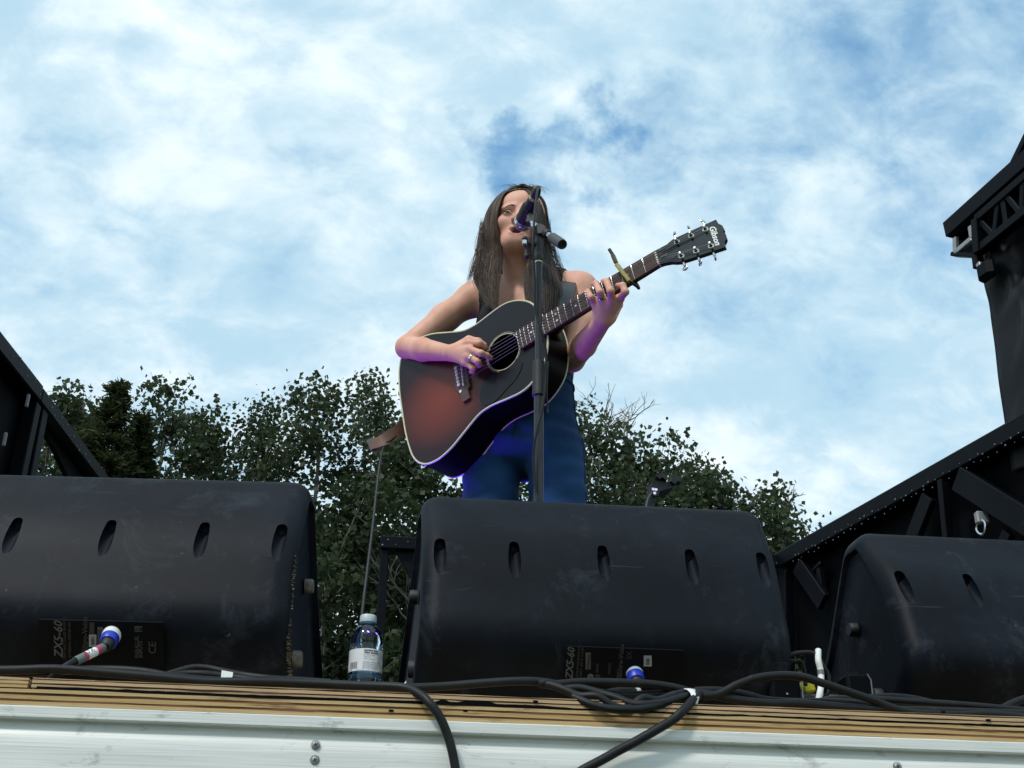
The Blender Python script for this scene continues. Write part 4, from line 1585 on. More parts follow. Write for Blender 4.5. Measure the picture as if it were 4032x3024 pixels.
# black clamp holder on its stand behind the centre monitor
z7 = lambda a, b: (2200 + a / 2.011, 1500 + b / 2.011)
YC = 2.95
cb = P(*z7(770, 900), YC)
t = thing('clamp_holder', 'black two pronged clamp holder on a stand above the centre monitor', 'holder', (cb[0], YC, STZ))
out = [z7(*q) for q in ((738, 795), (770, 750), (805, 760), (800, 785), (850, 800), (905, 795), (925, 820), (900, 845), (850, 858), (805, 872), (790, 905), (760, 915), (735, 870))]
part(poly_panel(plane_pt(V(0, YC, 0), (0, -1, 0)), out, .0, .05, (0, -1, 0)), 'clamp_body', M['rubber'], t)
for q in (((770, 752), (805, 726), (842, 738), (862, 775), (845, 782), (822, 760), (800, 775)), ((885, 790), (900, 758), (935, 742), (975, 770), (970, 800), (945, 790), (920, 815))):
    part(poly_panel(plane_pt(V(0, YC - .012, 0), (0, -1, 0)), [z7(*k) for k in q], 0, .03, (0, -1, 0)), 'prong', M['rubber'], t)
part(MB().tube(catmull([P(*z7(765, 890), YC + .02), P(*z7(730, 950), YC + .02), P(*z7(715, 1040), YC + .02), V(cb[0] - .03, YC + .02, STZ + .5), V(cb[0] - .03, YC + .02, STZ)], 6), .012, 10), 'stand', M['rubber'], t, True)
part(MB().lathe([(.13, 0), (.13, .012), (.02, .02)], V(cb[0] - .03, YC + .02, STZ), (0, 0, 1), 20), 'stand_base', M['rubber'], t, True)
part(MB().tube(catmull([P(*z7(738, 880), YC - .01), P(*z7(712, 920), YC - .01), P(*z7(697, 965), YC - .01), P(*z7(690, 1010), YC - .01)], 5), .0022, 6), 'lead', M['grey_tape'], t, True)
mled, ntl, bl = base_mat('led_violet')
bl.inputs['Emission Color'].default_value = (.75, .6, 1, 1)
bl.inputs['Emission Strength'].default_value = .35
for q in ((748, 857), (771, 860), (760, 888)):
    part(MB().lathe([(.0042, 0), (.003, .002)], P(*z7(*q), YC - .026), (0, -1, 0), 8), 'indicator_light', mled, t)

# LED uplights on the deck behind the monitors, their blue violet beams on the singer
ml, ntl, bl = base_mat('led_lens')
bl.inputs['Base Color'].default_value = (.1, .05, .6, 1)
bl.inputs['Emission Color'].default_value = (.20, .06, 1.0, 1)
bl.inputs['Emission Strength'].default_value = 12


def uplight(label, lp, tgt, energy, colr, size):
    ld = unit(tgt - (lp + V(0, 0, .12)))
    t = thing('stage_uplight', label, 'stage light', tuple(lp), 'LED uplights on the deck')
    hc = lp + V(0, 0, .12)
    part(MB().lathe([(.05, -.10), (.075, -.08), (.08, .03), (.078, .035), (.070, .028), (.066, .0)], hc, ld, 24), 'can', M['steel_black'], t, True)
    part(MB().lathe([(.065, .004), (.03, .006), (.002, .007)], hc, ld, 24), 'lens', ml, t, True)
    sd_ = unit(np.cross(ld, V(0, 0, 1)))
    part(MB().tube(catmull([hc + sd_ * .082, lp + sd_ * .085 + V(0, 0, .03), lp + V(0, 0, .006), lp - sd_ * .085 + V(0, 0, .03), hc - sd_ * .082], 5), .006, 6), 'yoke', M['steel_black'], t, True)
    sp = bpy.data.lights.new('uplight_beam', 'SPOT')
    sp.energy = energy
    sp.color = colr
    sp.spot_size = radians(size)
    sp.spot_blend = .6
    sp.shadow_soft_size = .10
    spo = bpy.data.objects.new('uplight_beam', sp)
    col.objects.link(spo)
    spo.parent = t
    spo.location = Vector(hc + ld * .05 - lp)
    spo.rotation_euler = Vector(-ld).to_track_quat('Z', 'Y').to_euler()


uplight('violet LED uplight on the deck behind the left monitor', V(-.32, 3.30, STZ), V(.30, 3.12, STZ + 1.05), 34, (.24, .05, 1.0), 60)
uplight('blue LED uplight on the deck behind the singers legs', V(.02, 3.58, STZ), V(.30, 3.16, STZ + .62), 44, (.03, .03, 1.0), 46)

# ------------------------------------------------------------------ water bottle
bb = P(1438, 2600, 2.29)
bx0, by0 = bb[0] + .001, 2.29
t = thing('water_bottle', 'clear plastic water bottle with white label between the monitors', 'bottle', (bx0, by0, STZ))
m, nt, b = base_mat('clear_pet_water')
b.inputs['Base Color'].default_value = (.68, .85, .97, 1)
b.inputs['Transmission Weight'].default_value = 1.0
b.inputs['Roughness'].default_value = .02
b.inputs['IOR'].default_value = 1.34
M['pet'] = m
M['cap'] = mat('bottle_cap_white', (.50, .60, .62), .4, var=.08, scale=80)
M['cap_ring'] = mat('bottle_ring_blue', (.03, .12, .22), .35)
r0 = .0305
pr = [(.0, .003), (.018, .002), (.026, .0), (.0295, .006)]
z = .008
while z < .092:
    pr += [(r0, z), (r0 * .97, z + .004), (r0 * .97, z + .006), (r0, z + .010)]
    z += .012
pr += [(r0, .094), (r0 * .985, .096), (r0 * .985, .139), (r0 * 1.0, .141), (r0 * 1.0, .146), (r0 * .955, .149), (r0 * .955, .151), (r0, .154), (r0 * .985, .160), (r0 * .93, .168), (r0 * .84, .175), (r0 * .70, .1815), (r0 * .52, .1860), (.0125, .1875), (.0125, .191)]
part(MB().lathe(pr, V(bx0, by0, STZ), (0, 0, 1), 40), 'bottle_body', M['pet'], t, True, 50)
part(MB().lathe([(.0148, .1885), (.0150, .1895), (.0150, .1915), (.0140, .192)], V(bx0, by0, STZ), (0, 0, 1), 28), 'neck_ring', M['cap_ring'], t, True)
capm = MB()
rings = []
for h_, k_ in ((.1925, 1.0), (.1935, 1.02), (.2045, 1.0), (.2062, .93), (.2066, .5)):
    rings.append([V(bx0 + cos(a) * .0150 * k_ * (1 + (.018 if i % 2 else 0)), by0 + sin(a) * .0150 * k_ * (1 + (.018 if i % 2 else 0)), STZ + h_) for i, a in enumerate(np.linspace(0, 2 * pi, 60, endpoint=False))])
capm.strip(rings, True, True)
part(capm, 'cap', M['cap'], t, True)
lab = MB()
lab.strip([[V(bx0 + cos(a) * (r0 * 1.0), by0 + sin(a) * (r0 * 1.0), STZ + h_) for a in np.linspace(0, 2 * pi, 48, endpoint=False)] for h_ in (.0985, .1385)], True)
M['label_film'] = mat('bottle_label', (.66, .70, .73), .35, var=.05, scale=40)
lab_o = part(lab, 'label', M['label_film'], t, True)
ORG[lab_o] = ORG[t]


def wrap_text(body, size, deg, z, mt='ink', bold=.0002):
    mb = text_mb(body, size, V(0, 0, 0), V(1, 0, 0), V(0, 1, 0), 0, 0, False, bold)
    q = []
    for x, y, _ in mb.v:
        a = radians(-90 + deg) + x / r0
        q.append((bx0 + cos(a) * (r0 + .0004), by0 + sin(a) * (r0 + .0004), STZ + z + y))
    mb.v = q
    part(mb, 'label_print', M[mt], lab_o)


wrap_text('Nutrition Facts', .0042, -8, .1335)
wrap_text('Valeur nutritive', .0042, -8, .1295)
for k, s_ in enumerate(('Per 500 mL pour', 'Calories 0', 'Fat 0 g  Sodium 0')):
    wrap_text(s_, .0030, -8, .1255 - k * .0036, 'ink', 0)
for k, s_ in enumerate(('NATURAL SPRING WATER', 'EAU DE SOURCE NATURELLE', 'BOTTLED IN CANADA  500 mL', 'RECYCLE  CONSIGNE')):
    wrap_text(s_, .0030, -10, .1125 - k * .0034, 'ink', 0)
for k, s_ in enumerate(('% DV', 'Minerals', 'ppm mg/L', 'Ca 38', 'Mg 22', 'Na 4')):
    wrap_text(s_, .0030, 42, .1310 - k * .0036, 'ink', 0)
bars = MB()
for k in range(13):
    a = radians(-90 - 62 + k * 2.6)
    w_ = radians(.5 + (k * 7 % 3) * .45)
    bars.add([(bx0 + cos(a) * (r0 + .0004), by0 + sin(a) * (r0 + .0004), STZ + .1025), (bx0 + cos(a + w_) * (r0 + .0004), by0 + sin(a + w_) * (r0 + .0004), STZ + .1025),
              (bx0 + cos(a + w_) * (r0 + .0004), by0 + sin(a + w_) * (r0 + .0004), STZ + .1145), (bx0 + cos(a) * (r0 + .0004), by0 + sin(a) * (r0 + .0004), STZ + .1145)], [(0, 1, 2, 3)])
part(bars, 'barcode', M['ink'], lab_o, kind='stuff')

# ------------------------------------------------------------------ microphone stand, microphone and its cable
z1 = lambda a, b: (1800 + a / 3.318, 680 + b / 3.318)
z2 = lambda a, b: (1500 + a / 1.843, 1050 + b / 1.843)
YS = 2.64
pb = P(2121, 1500, YS)
XS = pb[0]
zp = lambda y: P(2121, y, YS)[2]
M['stand_metal'] = mat('stand_black_tube', (.020, .023, .027), .30, metal=.3, var=.2, scale=30)
M['stand_grip'] = mat('stand_rubber_grip', (.045, .055, .055), .6, var=.1, scale=50)
st = thing('microphone_stand', 'black straight microphone stand in front of the singer', 'microphone stand', (XS, YS, STZ))
part(MB().lathe([(.145, 0), (.145, .008), (.12, .014), (.03, .02), (.016, .04)], V(XS, YS, STZ), (0, 0, 1), 32), 'base', M['stand_metal'], st, True)
part(MB().tube([V(XS, YS, STZ + .03), V(XS, YS, zp(1545))], .0112, 16), 'lower_tube', M['stand_metal'], st, True)
part(MB().lathe([(.0128, 0), (.0155, .002), (.0155, .012), (.0148, .016), (.0150, zp(1424) - zp(1562) - .012), (.0140, zp(1424) - zp(1562))], V(XS, YS, zp(1562)), (0, 0, 1), 20), 'clutch_sleeve', M['rubber'], st, True)
part(MB().tube([V(XS, YS, zp(1430)), V(XS, YS, zp(1035))], .0086, 16), 'upper_tube', M['stand_metal'], st, True)
part(MB().lathe([(.0100, 0), (.0105, .001), (.0105, .005), (.0098, .006)], V(XS, YS, zp(1037)), (0, 0, 1), 16), 'collar', M['ivory'], st, True)
part(MB().lathe([(.0105, 0), (.0115, .002), (.0115, .022), (.0075, .028), (.0070, .060)], V(XS, YS, zp(1032)), (0, 0, 1), 16), 'top_ferrule', M['rubber'], st, True)
kn = P(*z1(1085, 770), YS)
part(MB().beam(V(XS, YS, zp(1010)), kn, .014, .022, up=(1, 0, 0), bev=.004), 'boom_neck', M['rubber'], st)
part(MB().lathe([(.014, -.012), (.017, -.008), (.017, .008), (.014, .012)], kn, (-.3, -1, .1), 18), 'boom_clutch', M['rubber'], st, True)
b0, b1, b2 = P(*z1(965, 655), 2.705), P(*z1(1130, 765), YS - .02), P(*z1(1375, 938), 2.545)
bd = unit(b2 - b0)
part(MB().tube([b0, b0 + (b2 - b0) * .68], .0075, 14), 'boom_tube', M['chrome'], st, True)
bs = b0 + (b2 - b0) * .30
part(MB().lathe([(.010, -.012), (.0125, -.008), (.0125, .014), (.0095, .018)], bs, bd, 16), 'boom_collar', M['rubber'], st, True)
bs = b0 + (b2 - b0) * .52
part(MB().lathe([(.0105, -.010), (.0115, -.006), (.0115, .006), (.0090, .010)], bs, bd, 16), 'boom_collar', M['rubber'], st, True)
bs = b0 + (b2 - b0) * .68
Lg = np.linalg.norm(b2 - bs)
part(MB().lathe([(.0085, 0), (.0128, .004), (.0132, Lg * .9), (.0122, Lg), (.0100, Lg), (.0095, Lg - .01)], bs, bd, 20), 'boom_grip', M['stand_grip'], st, True)
t0, t1 = P(*z1(885, 865), 2.63), P(*z1(910, 1090), 2.63)
part(MB().tube([t0, t0 * .7 + t1 * .3, t1], [.0075, .0035, .0065], 10), 'wing_handle', M['rubber'], st, True)
part(MB().ball(t0, .0078, 10, 8), 'wing_knob', M['rubber'], st, True)
part(MB().ball(t1, .0072, 10, 8), 'wing_knob', M['rubber'], st, True)
part(MB().beam(P(*z1(870, 925), 2.63), P(*z1(1040, 930), YS), .012, .012, bev=.003), 'wing_bolt', M['rubber'], st)
part(MB().box(P(*z1(882, 915), 2.625), (.012, .012, .014), bev=.002), 'wing_nut', M['chrome'], st)

g0, g1 = P(*z1(862, 648), 2.855), P(*z1(1040, 250), 2.745)
md_ = unit(g1 - g0)
ML = np.linalg.norm(g1 - g0)
mic = thing('microphone', 'silver grilled black vocal microphone at the singers mouth', 'microphone', tuple(g0))
m, nt, b = base_mat('mic_grille')
b.inputs['Base Color'].default_value = (.30, .33, .42, 1)
b.inputs['Metallic'].default_value = .8
b.inputs['Roughness'].default_value = .38
vo = nt.nodes.new('ShaderNodeTexVoronoi')
vo.inputs['Scale'].default_value = 420
tcn = nt.nodes.new('ShaderNodeTexCoord')
lin(nt, tcn.outputs['Object'], vo.inputs['Vector'])
bpn = nt.nodes.new('ShaderNodeBump')
bpn.inputs['Strength'].default_value = .9
bpn.inputs['Distance'].default_value = .002
lin(nt, vo.outputs['Distance'], bpn.inputs['Height'])
lin(nt, bpn.outputs[0], b.inputs['Normal'])
gp = [(.0005, -.0245)] + [(.0245 * sin(a), -.0245 * cos(a)) for a in np.linspace(.15, 1.5, 9)] + [(.0242, .004), (.0225, .012)]
part(MB().lathe(gp, g0, md_, 28), 'grille', m, mic, True)
part(MB().lathe([(.0252, -.001), (.0258, .001), (.0258, .0035), (.0250, .005)], g0, md_, 28), 'grille_band', M['chrome'], mic, True)
part(MB().lathe([(.0235, .010), (.0245, .014), (.0215, .030), (.0185, .050), (.0150, ML * .72), (.0125, ML * .78)], g0, md_, 24), 'handle', M['rubber'], mic, True)
part(MB().lathe([(.0128, ML * .76), (.0132, ML * .77), (.0132, ML * .84), (.0125, ML * .85)], g0, md_, 20), 'colour_ring', mat('mic_ring_yellow', (.42, .36, .10), .4), mic, True)
part(MB().lathe([(.0122, ML * .84), (.0118, ML * .98), (.0092, ML * 1.08), (.0055, ML * 1.14)], g0, md_, 20), 'plug', M['rubber'], mic, True)
cl0 = g0 + md_ * ML * .33
part(MB().lathe([(.0225, -.022), (.0232, -.020), (.0222, .018), (.0212, .020)], cl0, md_, 22), 'clip_holder', M['rubber'], st, True)
part(MB().beam(cl0 + V(.005, -.01, -.02), b0, .018, .02, bev=.005), 'clip_joint', M['rubber'], st)
part(MB().lathe([(.010, -.012), (.010, .012)], b0, (1, -.4, -.2), 14), 'clip_bolt', M['rubber'], st, True)
ce = g0 + md_ * ML * 1.12
cpts = [ce, P(*z1(1058, 205), 2.715), P(*z1(1045, 260), 2.69), P(*z1(1025, 420), 2.66), P(*z1(1003, 660), 2.625), P(*z1(992, 880), 2.615), P(*z1(988, 1010), 2.615),
        P(*z1(1000, 1200), 2.62), P(*z1(1012, 1400), 2.622), P(*z2(1118, 100), 2.622), P(*z2(1120, 300), 2.622), P(*z2(1160, 460), 2.615), P(*z2(1190, 560), 2.62), P(*z2(1200, 700), 2.622), P(*z2(1195, 850), 2.622),
        P(*z2(1175, 1010), 2.615), P(*z2(1140, 1160), 2.61), P(*z2(1112, 1300), 2.615), P(*z2(1108, 1450), 2.62), P(*z2(1125, 1640), 2.62), P(*z2(1150, 1850), 2.61), V(XS + .02, 2.60, STZ + .1), V(XS + .06, 2.56, STZ + .006)]
c_ = catmull(cpts, 6)
solo(MB().tube(c_, .0032, 8), 'microphone_cable', M['cable'], 'thin black microphone cable winding down the stand', 'cable', tuple(c_[-1]), None, True)
c_ = catmull([P(*z2(1212, 690), 2.645), P(*z2(1207, 800), 2.645), P(*z2(1205, 950), 2.645), P(*z2(1212, 1060), 2.645)], 5)
solo(MB().tube(c_, .0022, 6), 'cable_tie_tail', M['rubber'], 'short black strap tail hanging right of the stand sleeve', 'strap', tuple(c_[-1]), None, True)
# ------------------------------------------------------------------ guitar
GU, GV_, GW = V(-0.6944, 0.685, -0.219), V(0.1584, -0.1513, -0.9754), V(-0.7017, -0.7125, -0.0034)
GU = unit(GU)
GV_ = unit(GV_ - GU * (GV_ @ GU))
GW = np.cross(GU, GV_)
GN = V(0.6945, 2.5825, 1.6646 + CAM[2])
GM = Matrix([[GU[0], GV_[0], GW[0], GN[0]], [GU[1], GV_[1], GW[1], GN[1]], [GU[2], GV_[2], GW[2], GN[2]], [0, 0, 0, 1]])
SC = .6287


def G(u, v, w):
    return GN + GU * u + GV_ * v + GW * w


def GP(x, y, w):
    d = rayd(x, y)
    t = ((GN + GW * w - CAM) @ GW) / (d @ GW)
    return CAM + d * t


BPROF = np.array([(0, 0), (0.002, .030), (0.010, .062), (.028, .098), (.055, .1235), (.09, .141), (.12, .1455), (.16, .142), (.20, .1365), (.225, .1355), (.26, .141), (.31, .165),
                  (.36, .190), (.40, .2015), (.425, .203), (.455, .197), (.48, .178), (.495, .15), (.503, .11), (.5075, .06), (.508, 0)]) * .975


def outline(n=64):
    q = np.vstack([catmull(BPROF, 6)])
    d = np.r_[0, np.cumsum(np.hypot(*np.diff(q, axis=0).T))]
    t = np.linspace(0, d[-1], n)
    u = np.interp(t, d, q[:, 0]) + .348
    v = np.interp(t, d, q[:, 1])
    return np.vstack([np.stack([u, -v], 1), np.stack([u, v], 1)[::-1][1:-1]])


OUT = outline()
nO = len(OUT)
bd_ = .094 + (OUT[:, 0] - .348) / .5 * .028
gtr = thing('acoustic_guitar', 'dark sunburst acoustic guitar held by the singer', 'guitar', mat=GM)

m, nt, b = base_mat('sunburst_top')
N = nt.nodes.new
tc = N('ShaderNodeTexCoord')
mp = N('ShaderNodeMapping')
mp.vector_type = 'POINT'
mp.inputs['Location'].default_value = (-.705 * 4.4, -.035 * 5.3, 0)
mp.inputs['Scale'].default_value = (4.4, 5.3, 0)
lin(nt, tc.outputs['Object'], mp.inputs['Vector'])
ln = N('ShaderNodeVectorMath')
ln.operation = 'LENGTH'
lin(nt, mp.outputs[0], ln.inputs[0])
r = N('ShaderNodeValToRGB')
e = r.color_ramp.elements
e[0].position, e[0].color = .0, (.19, .034, .018, 1)
e[1].position, e[1].color = .98, (.006, .006, .008, 1)
x_ = e.new(.45)
x_.color = (.100, .018, .011, 1)
x_ = e.new(.72)
x_.color = (.022, .006, .007, 1)
lin(nt, ln.outputs['Value'], r.inputs[0])
gr = N('ShaderNodeTexNoise')
gr.inputs['Scale'].default_value = 5
gr.inputs['Detail'].default_value = 5
mpg = N('ShaderNodeMapping')
mpg.inputs['Scale'].default_value = (1.5, 90, 1)
lin(nt, tc.outputs['Object'], mpg.inputs['Vector'])
lin(nt, mpg.outputs[0], gr.inputs['Vector'])
mr = N('ShaderNodeMapRange')
mr.inputs['To Min'].default_value = .75
mr.inputs['To Max'].default_value = 1.25
lin(nt, gr.outputs['Fac'], mr.inputs['Value'])
mm = N('ShaderNodeMix')
mm.data_type = 'RGBA'
mm.blend_type = 'MULTIPLY'
mm.inputs['Factor'].default_value = 1
lin(nt, r.outputs[0], mm.inputs['A'])
lin(nt, mr.outputs['Result'], mm.inputs['B'])
lin(nt, mm.outputs['Result'], b.inputs['Base Color'])
b.inputs['Roughness'].default_value = .30
b.inputs['Specular IOR Level'].default_value = .32
b.inputs['Coat Weight'].default_value = .0
b.inputs['Coat Roughness'].default_value = .15
M['sunburst'] = m
M['mahogany'] = mat('dark_mahogany', (.0022, .0012, .0011), .4, var=.4, scale=30, spec=.10, stretch=(.3, 1, 1))
M['rosewood'] = mat('rosewood', (.050, .024, .018), .55, c2=(.095, .048, .036), scale=40, stretch=(.12, 1, 1))
M['bone'] = mat('bone_white', (.62, .58, .50), .4)
M['string'] = mat('guitar_string', (.12, .115, .11), .45, metal=.5)
M['pickguard'] = mat('pickguard_black', (.006, .006, .008), .3, spec=.3)

HC, HRAD = V(.487, 0), .0500
hole = []
for p_ in OUT:
    d_ = unit(p_ - HC)
    hole.append(HC + d_ * HRAD)
hole = np.array(hole)
mb = MB()
mb.strip([[V(*(hole[i] * (1 - t) + OUT[i] * t), w_) for i in range(nO)] for t, w_ in ((0, -.004), (0, .0), (.3, .0006), (.65, .0006), (1, 0))], True)
part(mb, 'top', M['sunburst'], gtr, True, 30)
part(MB().strip([[V(*OUT[i], 0) for i in range(nO)], [V(*OUT[i], -bd_[i] * .5) for i in range(nO)], [V(*OUT[i], -bd_[i]) for i in range(nO)]], True), 'side', M['mahogany'], gtr, True, 180)
cu_ = V(.62, 0)
part(MB().strip([[V(*(cu_ * (1 - t) + OUT[i] * t), -bd_[i] * t - (.125 if t == 0 else .12) * (1 - t) - .008 * (1 - t * t)) for i in range(nO)] for t in (.001, .5, .8, 1)], True), 'back', M['mahogany'], gtr, True, 180)
cl = np.vstack([OUT, OUT[:2]])
part(MB().tube([V(*q, -.0012) for q in cl], .0030, 6, False), 'front_binding', M['ivory'], gtr, True)
part(MB().tube([V(*q, -d_ + .001) for q, d_ in zip(cl, np.r_[bd_, bd_[:2]])], .0024, 6, False), 'back_binding', M['ivory'], gtr, True)
for ra_, wd in ((.0515, .0018), (.0560, .0008)):
    part(MB().lathe([(ra_, .0008), (ra_, .0016), (ra_ + wd, .0016), (ra_ + wd, .0008)], V(HC[0], 0, 0), (0, 0, 1), 48, False), 'soundhole_ring', M['ivory'], gtr, True)
# pickguard
pgp = [(.452, .041), (.470, .052), (.49, .054), (.515, .050), (.535, .038), (.552, .040), (.572, .062), (.585, .095), (.580, .118), (.560, .128), (.530, .124), (.500, .112), (.470, .100), (.448, .082), (.438, .060)]
pgp = catmull(pgp + [pgp[0]], 4)[:-1]
part(MB().prism([tuple(q) for q in pgp], V(0, 0, 0), (1, 0, 0), (0, 1, 0), (0, 0, 1), .0004, .0022), 'pickguard', M['pickguard'], gtr)
# fretboard, frets, inlays
fb = MB()
fb.strip([[V(u, -hw, .003), V(u, -hw, .0115), V(u, -hw * .5, .0128), V(u, hw * .5, .0128), V(u, hw, .0115), V(u, hw, .003)] for u, hw in ((0, .0218), (.2, .0248), (.4306, .0282))], True, True)
fbo = part(fb, 'fretboard', M['rosewood'], gtr)
ORG[fbo] = V(0, 0, 0)
for k in range(1, 21):
    u = SC * (1 - 2 ** (-k / 12))
    hw = .0218 + (u / .4306) * .0064
    part(MB().tube([V(u, -hw, .0118), V(u, -hw * .5, .0131), V(u, hw * .5, .0131), V(u, hw, .0118)], .0011, 5), 'fret', M['nickel'], fbo, True)
for k in (3, 5, 7, 9, 12, 15, 17):
    u = (SC * (1 - 2 ** (-k / 12)) + SC * (1 - 2 ** (-(k - 1) / 12))) / 2
    for v_ in ((-.011, .011) if k == 12 else (0,)):
        part(MB().lathe([(.0034, .0), (.0034, .0136), (.0005, .0137)], V(u, v_, 0), (0, 0, 1), 12), 'inlay_dot', M['pearl'], fbo)
part(MB().box((-.0025, 0, .0075), (.005, .0436, .015), bev=.001), 'nut', M['bone'], gtr)
# neck and heel
nk = []
for u, hw, dp in ((-.006, .0212, .017), (.05, .0222, .019), (.2, .0245, .021), (.30, .0262, .026), (.335, .027, .045), (.352, .027, .090), (.356, .026, .098)):
    nk.append([V(u, hw * cos(a), .0032 - dp * max(0, sin(a)) ** .8) for a in np.linspace(0, pi, 11)])
part(MB().strip(nk, True, True), 'neck', M['mahogany'], gtr, True, 60)
# headstock, tilted back
HA = radians(15)
hx, hz = V(-cos(HA), 0, -sin(HA)), V(-sin(HA), 0, cos(HA))
hv = V(0, 1, 0)
ho = V(-.004, 0, .0105)
hp = [(0, -.0215), (.012, -.0222), (.030, -.0262), (.043, -.0325), (.055, -.0365), (.100, -.0395), (.150, -.0425), (.176, -.0440), (.178, -.030), (.186, -.020), (.1875, -.009), (.183, 0),
      (.1875, .009), (.186, .020), (.178, .030), (.176, .0440), (.150, .0425), (.100, .0395), (.055, .0365), (.043, .0325), (.030, .0262), (.012, .0222), (0, .0215)]
hp = [(a * .925, b__) for a, b__ in hp]
hs = part(MB().prism(hp, ho, hx, hv, hz, -.014, 0), 'headstock', M['black_gloss'], gtr)
ORG[hs] = V(0, 0, 0)
posts = []
for i in range(3):
    for s in (-1, 1):
        q = ho + hx * (.056 + .0375 * i) + hv * s * (.0225 + .0022 * i)
        posts.append((s, i, q))
        part(MB().lathe([(.0078, 0), (.0078, .0008), (.0062, .0022), (.0045, .0026)], q, hz, 16, False), 'tuner_bushing', M['nickel'], hs, True)
        part(MB().lathe([(.0032, 0), (.0032, .012), (.0036, .0125), (.0036, .0165), (.0018, .0172)], q, hz, 12), 'tuner_post', M['nickel'], hs, True)
        eb = ho + hx * (.056 + .0375 * i) + hv * s * (.0395 + .002 * i) - hz * .0075
        part(MB().tube([eb - hv * s * .006, eb + hv * s * .009], [.0045, .003], 10), 'tuner_shaft', M['nickel'], hs, True)
        kb = eb + hv * s * .0155
        tw = .5 * i + (.4 if s > 0 else 1.1)
        bt = MB()
        bt.ball(V(0, 0, 0), (.0088, .0062, .0030), 14, 8)
        ax = [hx * cos(tw) + hz * sin(tw), hv * s, -hx * sin(tw) + hz * cos(tw)]
        bt.v = [tuple(kb + ax[0] * a + ax[1] * b__ + ax[2] * c) for a, b__, c in bt.v]
        part(bt, 'tuner_button', M['nickel'], hs, True)
part(MB().prism([(.008, -.007), (.026, -.003), (.026, .003), (.008, .007)], ho + hz * .0002, hx, hv, hz, 0, .0014), 'truss_cover', M['pickguard'], hs)
part(text_mb('Gibson', .021, ho + hx * .1475 + hv * .0, hv, hx, .0007, .35, bold=.0006), 'headstock_lettering', M['pearl'], hs)
# bridge
br = [(.612, -.080), (.614, -.052), (.606, -.048), (.606, .048), (.614, .052), (.612, .080), (.636, .082), (.642, .05), (.650, .03), (.652, 0), (.650, -.03), (.642, -.05), (.636, -.082)]
bro = part(MB().prism(br, V(0, 0, 0), (1, 0, 0), (0, 1, 0), (0, 0, 1), .0005, .0085), 'bridge', M['rosewood'], gtr)
ORG[bro] = V(0, 0, 0)
part(MB().beam(V(.618, -.038, .0105), V(.623, .038, .0105), .0028, .006), 'saddle', M['bone'], bro)
for i in range(6):
    v_ = -.0275 + .011 * i
    part(MB().lathe([(.0032, .006), (.0054, .0098), (.0046, .0130), (.0015, .0145)], V(.6375, v_, 0), (0, 0, 1), 10), 'bridge_pin', M['bone'], bro, True)
part(MB().lathe([(.0042, .008), (.0042, .0095), (.001, .0098)], V(.6375, .047, 0), (0, 0, 1), 10), 'bridge_dot', M['pearl'], bro)
for i in range(6):
    v0, v1 = -.0275 + .011 * i, -.018 + .0072 * i
    s = -1 if i < 3 else 1
    k = i if i < 3 else 5 - i
    pst = [q for q in posts if q[0] == s and q[1] == k][0][2]
    part(MB().tube([V(.6375, v0, .012), V(.6205, v0, .0142), V(.0, v1, .0160), pst + hz * .010], .0007 if i > 2 else .0010, 5, False), 'string', M['string'], gtr, True)
part(MB().lathe([(.006, -.002), (.0065, .004), (.004, .012), (.007, .016), (.006, .020)], V(.843, 0, -.06), (1, 0, 0), 14), 'end_pin', M['nickel'], gtr, True)

# capo
cp = thing('capo', 'brass guitar capo clamped on the neck near the hand', 'capo', tuple(G(.09, 0, .02)))
ca, cb_ = GP(2437, 1062, .024), GP(2482, 1110, .024)
c_top = GP(2412, 1002, .030)
part(MB().beam(c_top * .35 + ca * .65, cb_, .010, .014, up=GW, bev=.002), 'bar', M['brass'], cp)
part(MB().beam(G(.094, -.020, .0165), G(.082, .026, .0165), .008, .004, up=GW), 'pad', M['rubber'], cp)
part(MB().beam(c_top, ca * .6 + c_top * .4, .009, .012, up=GW, bev=.002), 'lever', mat('capo_dark_brass', (.12, .10, .06), .4, metal=.8), cp)
part(MB().tube([GP(2399, 982, .032), c_top], .0045, 10), 'screw_knob', M['rubber'], cp, True)
part(MB().tube(catmull([cb_ + GW * -.004, G(.074, .036, .004), G(.078, .030, -.018), G(.086, .0, -.026), G(.094, -.026, -.016)], 4), .004, 8), 'rear_arm', M['rubber'], cp, True)

